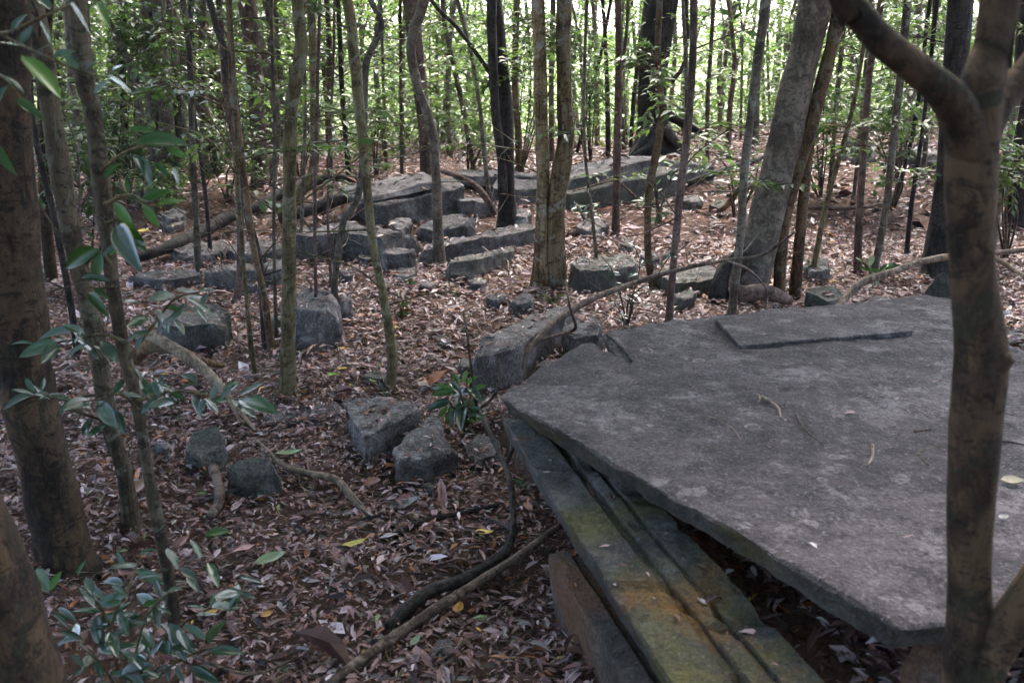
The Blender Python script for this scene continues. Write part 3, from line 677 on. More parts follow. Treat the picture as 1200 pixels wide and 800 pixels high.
tree('T16', 'mature_tree', 'dark twin-stemmed tree in the centre behind the kerb stone', [(594, 264, 22), (594, 220, 18), (592, 135, 17), (586, 70, 16), (579, 0, 17)], 'dark', 8, ridges=.15, stems=[[(589, 230, 13, -.12), (588, 190, 11, -.16), (581, 135, 10, -.18), (577, 60, 11, -.2), (576, 0, 12, -.2)], [(580, 95, 6, -.1), (562, 68, 5, -.1), (535, 32, 5, -.1), (505, 0, 5, -.1)]], spray_px=[(600, 78, 40, 12), (640, 70, 35, 10), (575, 95, 28, 7), (620, 55, 30, 7)], tone='mid')
tree('T17', 'slim_tree', 'thin orange-brown stem right behind the dark twin-stemmed tree', [(609, 200, 9), (607, 150, 8), (603, 90, 8), (606, 0, 8)], 'orange', 6, sprays=5)
tree('T18', 'mature_tree', 'peeling yellow-brown double trunk standing in the middle', [(633, 338, 24), (634, 300, 19), (637, 230, 16), (636, 180, 15), (634, 100, 15), (631, 0, 14)], 'split', 9, flare=1.2, sides=14, ridges=.22, lump=.12, stems=[[(652, 345, 28, .03), (650, 300, 23, .02), (651, 240, 21, 0), (658, 195, 22, 0), (663, 160, 20, 0), (661, 100, 18, 0), (661, 50, 18, 0), (662, 0, 19, 0)]])
tree('T19', 'slim_tree', 'thin brown sapling right of the peeling double trunk', [(722, 275, 10), (722, 240, 9), (724, 135, 9), (725, 60, 8), (724, 0, 8)], 'red', 6, sprays=2, stems=[[(724, 95, 6, 0), (730, 70, 5, .05), (735, 30, 4, .08), (736, 0, 4, .1)]])
tree('T20', 'slim_tree', 'slender crooked sapling in front of the rooted old tree', [(766, 340, 9), (760, 305, 9), (759, 250, 9), (763, 208, 10), (773, 160, 9), (775, 118, 9), (771, 68, 8), (773, 0, 8)], 'orange', 5, spray_px=[(770, 60, 34, 9), (745, 75, 26, 6)], sides=8)
tree('T22', 'slim_tree', 'straight thin stem behind the back-left edge of the big slab', [(783, 382, 9), (790, 300, 9), (796, 240, 9), (803, 180, 9), (810, 100, 9), (813, 0, 9)], 'red', 6, sprays=2, sides=8)
tree('T23', 'slim_tree', 'slim smooth sapling in front of the big leaning pale tree', [(857, 374, 10), (862, 330, 10), (868, 270, 10), (872, 205, 10), (884, 100, 10), (898, 0, 12)], 'grey', 6, sprays=1, sides=10)
tree('T24', 'mature_tree', 'big pale mottled tree leaning right with a hollow burnt foot', [(868, 350, 62), (882, 312, 48), (896, 267, 42), (911, 205, 42), (926, 135, 39), (942, 67, 36), (956, 0, 38)], 'pale', 9.5, sides=18, flare=1.15, lump=.07)
BURNT = True
tree('T25', 'slim_tree', 'reddish trunk leaning alongside the big pale mottled tree', [(912, 352, 15), (918, 267, 14), (934, 203, 15), (950, 150, 16), (966, 90, 16), (984, 0, 14)], 'orange', 7, stems=[[(930, 358, 15, .1), (938, 270, 13, .08), (946, 190, 12, .05), (952, 148, 11, .02)]], sides=12)
tree('T26', 'slim_tree', 'dark thin tree behind the raised band of the slab', [(1005, 318, 10), (1006, 265, 9), (1013, 170, 8), (1019, 85, 8), (1033, 0, 8)], 'red', 6, sprays=2, sides=8)
tree('T27', 'slim_tree', 'thin far stem between the leaning reddish trunk and the dark thin tree', [(972, 225, 6), (975, 195, 6), (979, 135, 6), (989, 27, 6), (990, 0, 6)], 'grey', 5, sprays=3, sides=6)
tree('T28', 'slim_tree', 'grey stem behind the left limb of the forked foreground trunk', [(1022, 325, 9), (1030, 290, 9), (1040, 230, 9), (1050, 135, 9), (1064, 0, 10)], 'grey', 6, sprays=3, sides=8)
tree('T29', 'mature_tree', 'dark thick trunk half hidden behind the forked foreground trunk', [(1098, 322, 34), (1106, 250, 28), (1116, 150, 28), (1126, 0, 30)], 'dark', 8, sprays=3, tone='dark')
tree('T30', 'slim_tree', 'thin leaning stem at the right edge behind the fork', [(1164, 285, 9), (1172, 230, 8), (1184, 160, 8), (1200, 80, 8), (1216, 0, 8)], 'grey', 6, sprays=4, tone='dark', sides=8)
tree('T30b', 'slim_tree', 'dark broad trunk at the extreme right edge of the view', [(1192, 262, 26), (1194, 200, 24), (1200, 100, 24), (1206, 0, 24)], 'dark', 7, sprays=3, tone='dark')
# the old tree with roots
tree('T21', 'mature_tree', 'huge dark old tree with twisting roots on the ridge', [(767, 180, 56), (766, 155, 42), (765, 120, 35), (768, 60, 34), (776, 0, 36)], 'dark', 9.5, sides=16, ridges=.25, lump=.12,
     stems=[[(760, 150, 12, -.25), (752, 168, 11, -.4), (742, 182, 10, -.5), (736, 196, 8, -.55)], [(770, 155, 14, -.3), (764, 170, 13, -.45), (752, 180, 12, -.55), (738, 186, 9, -.5)], [(778, 150, 13, -.2), (790, 166, 12, -.3), (802, 176, 9, -.3)], [(780, 132, 12, 0), (796, 142, 10, 0), (815, 152, 8, 0), (830, 162, 6, 0)], [(774, 110, 5, .0), (790, 92, 5, 0), (800, 78, 4, 0), (806, 40, 4, 0), (804, 10, 4, 0)]])
# the forked tree in the right foreground
tree('TR', 'forked_tree', 'forked brown mossy trunk in the right foreground', [(1118, 1180, 92), (1130, 900, 62), (1134, 790, 57), (1136, 690, 50), (1138, 600, 49), (1143, 500, 55), (1150, 415, 58), (1139, 300, 51), (1137, 200, 56), (1145, 130, 54), (1162, 60, 46), (1172, 0, 44)], 'mossy', 6.5, sides=30, lump=.085, flare=1.1,
     stems=[[(1140, 190, 50, 0), (1122, 128, 46, -.02), (1085, 88, 38, -.05), (1035, 50, 36, -.06), (1000, 8, 34, -.06), (972, -40, 33, -.05)], [(1140, 195, 44, 0), (1165, 130, 40, .03), (1195, 95, 36, .05), (1240, 40, 34, .06), (1280, -20, 33, .06)],
            [(1128, 860, 50, 0), (1160, 770, 46, -.02), (1200, 705, 48, -.04), (1250, 630, 46, -.06), (1330, 500, 44, -.1)], [(1152, 440, 40, 0), (1172, 425, 26, -.02), (1186, 418, 13, -.03)]])
# slender stems of the left cluster and far saplings (label, pts, bark, sprays)
THIN = [
 ('thin dark sapling rising from the end of the left log', [(233, 322, 8), (230, 260, 8), (226, 180, 8), (222, 60, 7), (214, 0, 7)], 'grey', 2),
 ('wiry curved stem beside the thin dark sapling at the left log', [(247, 302, 5), (243, 250, 5), (236, 190, 5), (226, 120, 4), (222, 0, 4)], 'dark', 1),
 ('brown forking stem standing over the low wide grey stone', [(277, 354, 10), (282, 317, 10), (281, 250, 9), (277, 180, 8), (266, 120, 8), (256, 0, 7)], 'red', 2),
 ('very thin stem just left of the black slender stem, foot by the mossy boulder', [(300, 444, 6), (293, 395, 6), (287, 325, 5), (280, 240, 5), (276, 130, 5), (270, 0, 4)], 'olive', 0),
 ('wand-thin stem between the black stem and the flared slim tree', [(324, 398, 5), (322, 330, 4), (321, 260, 4), (322, 150, 4), (318, 0, 4)], 'grey', 1),
 ('wand-thin stem rising in front of the upright broken stone', [(371, 394, 5), (370, 330, 4), (369, 262, 4), (371, 150, 4), (375, 0, 4)], 'red', 0),
 ('thinnest wand in front of the pale boulder', [(388, 338, 4), (386, 290, 3), (384, 250, 3), (387, 150, 3), (392, 0, 3)], 'red', 0),
 ('dark far stem left of the triple-stemmed tree', [(150, 218, 10), (146, 150, 9), (142, 60, 10), (146, 0, 10)], 'dark', 4),
 ('slanting bare stem between the two leftmost slim trees', [(92, 420, 8), (80, 340, 8), (60, 240, 8), (40, 150, 7), (26, 0, 7)], 'dark', 0),
 ('short leaning pole behind the bright green leaves on the left', [(118, 262, 12), (108, 225, 11), (98, 180, 10), (84, 100, 9), (78, 0, 9)], 'grey', 1),
 ('pale far stem right of the reddish straight trunk', [(319, 212, 11), (324, 150, 10), (318, 60, 9), (314, 0, 10)], 'pale', 4),
 ('pinkish far stem with bare lower trunk left of the crooked dark stem', [(387, 206, 8), (385, 130, 8), (386, 60, 7), (383, 0, 7)], 'red', 4),
 ('dark far stem seen just left of the yellowish sapling', [(409, 208, 6), (404, 150, 6), (400, 90, 6), (396, 0, 6)], 'dark', 4),
 ('straight hair-thin far stem between the yellowish sapling and the S-bend tree', [(471, 205, 4), (470, 120, 4), (469, 0, 4)], 'grey', 4),
 ('short far stem just right of the yellowish sapling', [(453, 198, 4), (450, 120, 4), (446, 0, 4)], 'grey', 4),
 ('curving thin stem behind the fallen branch on the ridge', [(556, 202, 6), (547, 152, 6), (536, 95, 6), (522, 34, 6), (519, 0, 6)], 'grey', 3),
 ('thin stem bending out of the ridge stones left of the dark twin-stemmed tree', [(577, 252, 6), (570, 205, 6), (563, 130, 5), (552, 60, 5), (536, 0, 5)], 'grey', 2),
 ('far stem glimpsed between the two stems of the peeling trunk', [(647, 190, 6), (646, 120, 6), (648, 0, 6)], 'red', 3),
 ('far straight stem immediately right of the peeling trunk', [(700, 172, 6), (699, 100, 6), (697, 34, 5), (694, 0, 5)], 'grey', 5),
 ('leaning far stem crossing low beside the peeling trunk', [(676, 180, 4), (690, 120, 4), (703, 70, 4), (716, 0, 4)], 'dark', 3),
 ('dark far stem left of the old rooted tree', [(713, 186, 6), (712, 110, 6), (709, 40, 5), (706, 0, 5)], 'dark', 4),
 ('thin far stem touching the left flank of the old rooted tree', [(739, 176, 5), (743, 110, 5), (752, 40, 5), (758, 0, 5)], 'dark', 3),
 ('far stem right of the old rooted tree above its longest root', [(829, 190, 5), (829, 120, 5), (833, 60, 5), (836, 0, 5)], 'red', 4),
 ('forking far stem left of the slim smooth sapling', [(853, 172, 7), (856, 120, 6), (861, 70, 6), (853, 0, 5)], 'red', 4),
 ('hair-thin far stem between the forking far stem and the slim smooth sapling', [(868, 165, 3), (869, 100, 3), (870, 40, 3), (866, 0, 3)], 'grey', 3),
 ('stout far stem hiding behind the slim smooth sapling', [(884, 172, 10), (886, 110, 9), (892, 40, 9), (896, -10, 9)], 'grey', 4),
 ('slanting stem that leans right from the mossy green-grey stone', [(951, 325, 7), (958, 290, 7), (968, 240, 6), (985, 180, 6), (1003, 110, 5), (1020, 0, 5)], 'olive', 2),
 ('bare thin stem in front of the tilted pale far slab', [(1000, 232, 5), (1006, 180, 5), (1012, 100, 5), (1022, 0, 5)], 'grey', 4),
 ('thin stem right of the grey stem beside the fork limb', [(1046, 240, 5), (1062, 190, 5), (1076, 120, 5), (1090, 0, 5)], 'dark', 4),
 ('far stem above the long flat stone by the fork', [(1082, 205, 6), (1086, 150, 6), (1090, 80, 6), (1096, 0, 6)], 'grey', 4),
 ('wiry stem between the big slab and the peeling trunk', [(700, 330, 5), (697, 280, 4), (690, 220, 4), (684, 150, 4), (688, 0, 4)], 'grey', 1),
 ('knobbly short-leaved sapling beside the lower mossy wall stone', [(793, 285, 7), (794, 240, 7), (800, 190, 6), (805, 120, 5), (800, 0, 5)], 'grey', 3),
 ('stem at far left behind the thick left-edge trunk', [(60, 330, 14), (52, 240, 13), (50, 100, 13), (56, 0, 13)], 'mossy', 3),
 ('thin stem rising left of the curved pale trunk', [(352, 300, 4), (355, 230, 4), (358, 120, 4), (352, 0, 4)], 'grey', 2),
 ('bare upright stem on the right slope below the fork limb', [(1062, 300, 6), (1068, 240, 6), (1080, 160, 5), (1092, 60, 5), (1098, 0, 5)], 'dark', 3),
]
for i, (lab, pts, mt, spn) in enumerate(THIN):
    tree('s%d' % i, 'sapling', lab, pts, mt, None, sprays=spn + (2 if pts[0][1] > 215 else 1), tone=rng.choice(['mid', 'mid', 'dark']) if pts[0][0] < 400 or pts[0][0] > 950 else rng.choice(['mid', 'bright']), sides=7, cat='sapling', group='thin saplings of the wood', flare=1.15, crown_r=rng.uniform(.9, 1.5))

# ------------------------------------------------------------------ thickets behind (read as one mass)
def sprigs(P0, P1, per, ll, tones, r0=.005):
    """many twigs at once: returns bags of wood and leaves"""
    n = len(P0); A = P1 - P0; ln = np.linalg.norm(A, axis=1)[:, None]; ax = A / (ln + 1e-9)
    side = np.cross(ax, [0, 0, 1.]); side /= np.linalg.norm(side, axis=1)[:, None] + 1e-9; up = np.cross(side, ax)
    ring = [side, -.5 * side + .87 * up, -.5 * side - .87 * up]
    V = np.stack([P0 + r * r0 for r in ring] + [P1 + r * r0 * .3 for r in ring], 1).reshape(-1, 3)
    F = (np.array([0, 1, 4, 3, 1, 2, 5, 4, 2, 0, 3, 5])[None] + (np.arange(n) * 6)[:, None]).ravel()
    wood = (V, F, np.full(n * 3, 4))
    t = np.linspace(.15, 1, per)[None, :] + nr.normal(size=(n, per)) * .04
    sag = (-.12 * t * t + .06)[..., None] * np.array([0, 0, 1.]) * ln[:, None]
    B = (P0[:, None] + A[:, None] * t[..., None] + sag).reshape(-1, 3)
    sg = np.tile(np.where(np.arange(per) % 2 == 0, 1, -1), n)[:, None]
    D = np.repeat(ax, per, 0) * .7 + np.repeat(side, per, 0) * sg * .9 + nr.normal(size=(n * per, 3)) * .3; D[:, 2] -= .25
    N = np.array([[0, 0, 1.]]) + nr.normal(size=(n * per, 3)) * .45
    lo = np.array([GREEN[t_][0] for t_ in tones]); hi = np.array([GREEN[t_][1] for t_ in tones])
    q = nr.random((n * per, 1)); C = np.repeat(lo, per, 0) * (1 - q) + np.repeat(hi, per, 0) * q
    L = ll * nr.uniform(.55, 1.25, n * per)
    return wood, leafgeo(B, D, N, L, L * .42, C)
def thicket(name, label, x0, x1, y0, y1, n_cl, zlo, zhi, tone, per=14, ll=.10, thr=-.05, fs=.5, zp=1.0, fan=False, stems=0):
    n = n_cl * 4; y = nr.uniform(y0, y1, n); x = nr.uniform(x0, x1, n)
    if fan: x = x * y / y1
    z = zlo + (zhi - zlo) * nr.random(n) ** zp
    q = np.array([noise.fractal(Vector((a * fs, b * fs, c * fs * 1.2)), .8, 2, 2) for a, b, c in zip(x, y, z)])
    keep = np.where(q > thr + nr.normal(size=n) * .08)[0][:n_cl]; x, y, z = x[keep], y[keep], z[keep]; n = len(x)
    P0 = np.stack([x, y, h(x, y) + z], 1); a = nr.uniform(0, 6.28, n); ln = nr.uniform(.35, .9, n) * (ll / .10) ** .6
    P1 = P0 + np.stack([np.cos(a), np.sin(a), nr.uniform(-.35, .35, n)], 1) * ln[:, None]
    wood, lf = sprigs(P0, P1, per, ll, [rng.choice(tone) for _ in range(n)])
    c0 = Vector(((x0 + x1) / 2, y0, hs((x0 + x1) / 2, y0))); root = empty(name, c0); b = np.array(c0)
    link('foliage', npmesh('foliage', lf[0] - b, lf[1], lf[2], lf[3]), M['leaf'], root)
    link('twigs', npmesh('twigs', wood[0] - b, wood[1], wood[2]), M['grey'], root)
    if stems:
        sb_ = Bag()
        for _ in range(stems):
            yy = rng.uniform(y0, y1); xx = rng.uniform(x0, x1) * (yy / y1 if fan else 1); zz = hs(xx, yy); hh = min(zhi, rng.uniform(3, 6)) if not fan else rng.uniform(6, 12)
            q_ = catmull([(xx, yy, zz - .2), (xx + rng.uniform(-.2, .2), yy, zz + hh * .35), (xx + rng.uniform(-.4, .4), yy, zz + hh * .7), (xx + rng.uniform(-.7, .7), yy, zz + hh)], 4)
            r_ = rng.uniform(.02, .05) * (2.2 if fan else 1); sb_.add(*tube(q_, np.linspace(r_, r_ * .5, len(q_)), 6))
        me = sb_.mesh('stems'); me.transform(Matrix.Translation(-c0)); link('stems', me, M['grey'], root)
    root['kind'] = 'stuff'; tag(root, label, 'undergrowth')
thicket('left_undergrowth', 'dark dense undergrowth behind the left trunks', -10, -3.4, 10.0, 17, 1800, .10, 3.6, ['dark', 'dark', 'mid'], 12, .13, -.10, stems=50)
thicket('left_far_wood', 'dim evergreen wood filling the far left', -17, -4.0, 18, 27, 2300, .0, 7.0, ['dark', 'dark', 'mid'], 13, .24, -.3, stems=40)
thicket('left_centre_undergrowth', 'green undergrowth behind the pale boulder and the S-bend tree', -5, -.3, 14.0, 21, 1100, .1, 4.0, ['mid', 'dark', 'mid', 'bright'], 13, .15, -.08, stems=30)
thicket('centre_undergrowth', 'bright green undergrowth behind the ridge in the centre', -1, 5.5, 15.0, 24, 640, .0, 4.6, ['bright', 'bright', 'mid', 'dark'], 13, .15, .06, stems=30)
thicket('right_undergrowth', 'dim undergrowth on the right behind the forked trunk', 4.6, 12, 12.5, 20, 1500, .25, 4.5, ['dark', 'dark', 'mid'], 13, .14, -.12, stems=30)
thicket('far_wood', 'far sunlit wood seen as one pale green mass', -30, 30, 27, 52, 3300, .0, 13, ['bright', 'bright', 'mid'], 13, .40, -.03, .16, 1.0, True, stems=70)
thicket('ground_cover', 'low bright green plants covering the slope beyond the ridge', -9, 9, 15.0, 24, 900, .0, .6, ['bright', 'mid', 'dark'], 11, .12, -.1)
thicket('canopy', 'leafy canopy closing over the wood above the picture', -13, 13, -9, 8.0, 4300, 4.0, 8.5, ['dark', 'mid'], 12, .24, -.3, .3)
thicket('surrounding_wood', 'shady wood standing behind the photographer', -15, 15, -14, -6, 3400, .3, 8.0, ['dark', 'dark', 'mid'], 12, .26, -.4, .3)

# ------------------------------------------------------------------ bushes standing among the trunks
def bush(label, bx, by, x0, x1, y0, y1, n, tone, ll=.09, spread=.5):
    b = gp(bx, by, 0, 15.5); root = empty('understory_bush', b); tag(root, label, 'bush', 'leafy bushes among the trunks'); Yd = b.y
    C = [np.array(atY(rng.uniform(x0, x1), rng.uniform(y0, y1), Yd + rng.uniform(-spread, spread))) for _ in range(5)]
    bb = np.array(b)
    for c in C:
        q = catmull([bb + np.array([0, 0, -.08]), bb * .55 + c * .45 + np.array([rng.uniform(-.1, .1), 0, .12]), c], 5)
        V_, F_, n_ = tube(q, np.linspace(.011, .004, len(q)), 6, .05); link('stem', npmesh('stem', V_ - bb, F_, n_, None, True), M['shadebark'], root)
    P0 = np.array([C[rng.randrange(5)] * .62 + bb * .0 + np.array(atY(rng.uniform(x0, x1), rng.uniform(y0, y1), Yd + rng.uniform(-spread, spread))) * .38 for _ in range(n)])
    P1 = P0 + nr.normal(size=(n, 3)) * np.array([.20, .20, .10])
    wood, lf = sprigs(P0, P1, 8, ll, [rng.choice(tone) for _ in range(n)], .003)
    o = link('foliage', npmesh('foliage', lf[0] - bb, lf[1], lf[2], lf[3]), M['leaf'], root); o['kind'] = 'stuff'
    o = link('twigs', npmesh('twigs', wood[0] - bb, wood[1], wood[2]), M['shadebark'], root); o['kind'] = 'stuff'
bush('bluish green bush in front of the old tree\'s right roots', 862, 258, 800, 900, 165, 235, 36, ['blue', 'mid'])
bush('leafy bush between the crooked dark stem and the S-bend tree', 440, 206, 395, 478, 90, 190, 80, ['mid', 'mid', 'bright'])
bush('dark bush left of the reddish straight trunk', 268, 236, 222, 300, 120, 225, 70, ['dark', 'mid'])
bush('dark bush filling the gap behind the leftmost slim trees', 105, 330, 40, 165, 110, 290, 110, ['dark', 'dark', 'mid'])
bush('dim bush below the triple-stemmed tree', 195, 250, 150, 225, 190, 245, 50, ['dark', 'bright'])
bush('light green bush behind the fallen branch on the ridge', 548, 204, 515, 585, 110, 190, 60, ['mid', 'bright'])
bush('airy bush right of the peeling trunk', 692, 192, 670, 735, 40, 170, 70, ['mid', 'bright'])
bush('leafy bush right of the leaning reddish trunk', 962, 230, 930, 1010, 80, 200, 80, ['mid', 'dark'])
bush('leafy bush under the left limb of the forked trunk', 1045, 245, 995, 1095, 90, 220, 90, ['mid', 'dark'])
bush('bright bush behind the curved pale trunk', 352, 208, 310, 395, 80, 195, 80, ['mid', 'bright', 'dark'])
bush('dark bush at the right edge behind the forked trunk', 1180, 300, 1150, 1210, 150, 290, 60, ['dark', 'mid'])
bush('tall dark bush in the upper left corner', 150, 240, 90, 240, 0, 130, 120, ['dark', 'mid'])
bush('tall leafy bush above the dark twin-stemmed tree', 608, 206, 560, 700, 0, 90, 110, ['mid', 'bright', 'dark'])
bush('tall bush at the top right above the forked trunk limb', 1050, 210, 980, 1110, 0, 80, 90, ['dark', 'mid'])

# ------------------------------------------------------------------ fallen sticks and logs
def stick(label, pts, mat='stick', name='fallen_branch', cat='branch', side=(), sides=8, lump=.12, group='fallen branches on the ground'):
    """pts: (px, py, width px, height above the ground)"""
    P = []
    for x, y, wp, z in pts:
        p = gp(x, y, z) if z is not None else None
        dep = (p - O).dot(Vector((0, CP, -SP))); P.append([p.x, p.y, p.z, .5 * wp / FPX * dep])
    P = np.array(P); b = P[0, :3].copy(); n = [max(3, int(np.linalg.norm(P[i + 1][:3] - P[i][:3]) / .03)) for i in range(len(P) - 1)]
    n = [min(k, 30) for k in n]; C = catmull(P, n)
    V, F, nn = tube(C[:, :3], np.maximum(C[:, 3], .0015), sides, lump, rng.random() * 40, .1)
    o = link(name, npmesh(name, V - b, F, nn, None, True), M[mat], None, Vector(b)); tag(o, label, cat, group)
    for sp_ in side:
        Q = []
        for x, y, wp, z in sp_:
            p = gp(x, y, z); dep = (p - O).dot(Vector((0, CP, -SP))); Q.append([p.x, p.y, p.z, .5 * wp / FPX * dep])
        Q = catmull(np.array(Q), 5); V, F, nn = tube(Q[:, :3], np.maximum(Q[:, 3], .001), 6, lump, 3.0)
        link('twig', npmesh('twig', V - b, F, nn, None, True), M[mat], o)
    return o
stick('long straight brown stick lying from bottom centre up to the slab', [(380, 806, 11, .03), (430, 768, 12, .04), (490, 727, 12, .05), (560, 682, 11, .06), (610, 650, 10, .06), (657, 615, 8, .05)], 'stick')
stick('thick dark crooked branch behind the long straight stick', [(455, 736, 15, .02), (478, 712, 16, .04), (505, 692, 16, .05), (540, 680, 16, .06), (570, 664, 15, .06), (592, 648, 13, .06), (601, 622, 9, .09), (600, 580, 8, .16), (592, 545, 7, .20), (578, 515, 6, .24), (566, 490, 5, .3)], 'dark', side=[[(592, 545, 5, .20), (606, 510, 4, .28), (604, 480, 3, .3)], [(601, 622, 5, .09), (585, 612, 4, .05), (560, 606, 3, .03)]])
stick('thin dark stick lying above the yellow leaf', [(448, 634, 7, .015), (475, 622, 9, .02), (500, 610, 8, .03), (545, 600, 7, .03), (592, 590, 5, .03)], 'dark')
stick('orange-brown root winding from the squarish mossy stone', [(300, 515, 4, .03), (330, 543, 6, .04), (350, 552, 8, .04), (375, 557, 9, .05), (395, 562, 9, .06), (408, 577, 9, .05), (420, 590, 7, .03), (431, 602, 5, .01)], 'paleStick', side=[[(350, 552, 3, .04), (352, 567, 2, .02), (362, 578, 2, .01)]])
stick('broken pale branch slanting down from the glossy leaves on the left', [(168, 392, 12, .34), (190, 400, 13, .32), (215, 415, 14, .27), (238, 432, 13, .22), (260, 455, 11, .16), (275, 475, 6, .10), (300, 505, 4, .03)], 'paleStick', side=[[(262, 460, 4, .15), (280, 490, 3, .08), (292, 500, 2, .03)]])
stick('curved rotten brown branch crossing under the broken pale branch', [(158, 420, 16, .18), (170, 408, 16, .25), (190, 404, 14, .27), (212, 412, 13, .22), (240, 424, 10, .10), (262, 428, 7, .04)], 'orange')
stick('short dark stub with a fresh cut end beside the squarish stone', [(250, 548, 12, .06), (257, 570, 12, .05), (256, 590, 12, .05), (246, 605, 10, .05)], 'stick')
stick('bent brown branch propped against the back corner of the slab', [(607, 440, 9, .03), (613, 418, 9, .14), (630, 398, 9, .22), (650, 377, 8, .28), (690, 352, 8, .32), (720, 340, 7, .33), (760, 326, 6, .38), (800, 315, 5, .45), (850, 305, 4, .5), (892, 299, 4, .55), (932, 272, 3, .7)], 'stick', side=[[(632, 398, 5, .22), (655, 392, 4, .22), (674, 385, 4, .25), (668, 360, 3, .38), (662, 328, 2, .55)], [(850, 305, 3, .5), (880, 318, 3, .45), (898, 340, 2, .3), (899, 365, 2, .15)]])
stick('pale bare branch rising behind the slab to the forked trunk', [(978, 364, 7, .12), (995, 345, 9, .2), (1012, 330, 9, .28), (1045, 319, 9, .33), (1075, 308, 8, .40), (1115, 300, 8, .45), (1160, 297, 7, .5), (1205, 292, 6, .55)], 'paleStick', side=[[(1150, 297, 6, .5), (1172, 306, 6, .48), (1205, 326, 5, .42)]])
stick('long rotten log running diagonally behind the left stems', [(150, 306, 10, .08), (196, 290, 14, .10), (235, 272, 15, .12), (272, 253, 14, .14), (300, 243, 11, .15)], 'dark', 'fallen_log', 'log', sides=10, group='rotten logs by the ridge')
stick('dark log lying up against the coping stone on the left ridge', [(330, 256, 14, .10), (370, 243, 15, .15), (415, 228, 14, .2), (445, 219, 12, .22), (478, 213, 9, .22)], 'dark', 'fallen_log', 'log', sides=10, group='rotten logs by the ridge')
stick('upper dark log crossing behind the curved pale trunk', [(300, 243, 12, .08), (330, 226, 12, .12), (365, 213, 12, .16), (392, 208, 9, .16), (420, 211, 6, .12)], 'dark', 'fallen_log', 'log', sides=10, group='rotten logs by the ridge')
stick('brown dead branch fallen across the ridge stones', [(514, 199, 6, .40), (535, 206, 7, .40), (556, 217, 7, .33), (570, 233, 8, .22), (580, 252, 6, .05)], 'red')
stick('dead stick lying behind the dark thin tree on the right slope', [(940, 243, 4, .05), (975, 244, 5, .06), (1010, 243, 4, .05), (1038, 238, 4, .04)], 'red')
stick('thick dark fallen limb right of the old tree roots', [(806, 216, 8, .10), (830, 207, 8, .16), (852, 198, 7, .2), (880, 190, 6, .2), (896, 183, 5, .2)], 'dark')
stick('straight pole leaning behind the leaning pale tree', [(846, 246, 7, .05), (856, 236, 7, .12), (866, 222, 7, .25), (872, 212, 6, .3)], 'orange')
stick('white bare twig arching by the long wall stones', [(752, 238, 2, .05), (735, 222, 3, .2), (722, 212, 3, .3), (700, 216, 2, .25), (672, 224, 2, .2)], 'paleStick')
stick('thin pale twig across the sloping mossy block', [(565, 289, 2, .18), (580, 300, 2, .12), (594, 305, 2, .06), (596, 318, 2, .02)], 'paleStick')
stick('grey bare twig standing left of the green seedling', [(561, 490, 5, .02), (557, 465, 4, .16), (552, 430, 3, .34), (548, 395, 3, .5), (543, 365, 2, .62)], 'grey', side=[[(560, 480, 4, .06), (575, 468, 4, .14), (586, 448, 3, .25), (583, 424, 3, .36)]])
stick('arching stem in the bottom left leaf litter', [(225, 766, 4, .03), (262, 783, 4, .06), (300, 789, 4, .06), (335, 776, 4, .04), (360, 765, 3, .02)], 'stick')
stick('thin twig lying beside the thick dark branch', [(480, 604, 3, .02), (510, 615, 2, .03), (528, 622, 2, .02)], 'paleStick')
t24 = TREES['T24'][0]; y24 = t24.location.y
def charred(pts, nm):  # solid dark tubes stand in for the dark inside of the burnt hollow
    Q = []
    for x, y, wp, dy in pts:
        p = atY(x, y, y24 + dy); Q.append([*p, .5 * wp / FPX * y24])
    Q = catmull(np.array(Q), 6); V_, F_, n_ = tube(Q[:, :3], Q[:, 3], 12, .25, 5.0, .3)
    return link(nm, npmesh(nm, V_ - np.array(t24.location), F_, n_, None, True), M['dark'], t24)
charred([(846, 368, 30, -.18), (843, 345, 26, -.18), (846, 322, 20, -.16), (860, 302, 14, -.10), (874, 290, 6, -.05)], 'charred_hollow')
charred([(868, 372, 34, -.24), (872, 350, 32, -.24), (876, 332, 24, -.20), (882, 312, 10, -.14)], 'charred_hollow')
stick('broken brown log stub at the foot of the big leaning tree', [(868, 344, 20, .20), (888, 342, 20, .20), (905, 345, 18, .18), (925, 352, 12, .12)], 'red', 'fallen_log', 'log', sides=10, group='rotten logs by the ridge')
def slabstick(label, a, b, wp, mat, bend=.1):
    A = atz(*a, ZS + .012); B = atz(*b, ZS + .010); r = .5 * wp / FPX * A.y
    m = (A + B) / 2 + Vector((-(B - A).y, (B - A).x, 0)) * bend; C = catmull([A, m, B], 5)
    V, F, nn = tube(C, np.linspace(r, r * .6, len(C)), 6, .1); o = link('fallen_twig', npmesh('twig', V - np.array(A), F, nn, None, True), M[mat], None, A); tag(o, label, 'twig', 'twigs lying on the big slab')
slabstick('white bent twig on the middle of the slab', (893, 464), (915, 490), 4, 'paleStick')
slabstick('stub of white twig just left of the white bent twig', (888, 462), (887, 473), 3, 'paleStick')
slabstick('long dark twig right of the white bent twig on the slab', (933, 484), (966, 522), 3, 'stick', -.06)
slabstick('curved thin twig left of the white bent twig on the slab', (828, 487), (868, 515), 2.5, 'stick', .12)
slabstick('dark short stick lying at the notch of the slab', (712, 393), (740, 423), 5, 'dark', .03)
slabstick('short white twig near the centre right of the slab', (1022, 521), (1016, 546), 4.5, 'paleStick', .05)
slabstick('flat pale splinter beside the forked trunk on the slab', (1072, 505), (1091, 503), 5, 'paleStick', .02)
slabstick('dark hooked twig left of the forked trunk on the slab', (1088, 545), (1104, 522), 2.5, 'stick', .25)
slabstick('thin dark twig right of the forked trunk on the slab', (1160, 516), (1205, 522), 3, 'dark', .1)

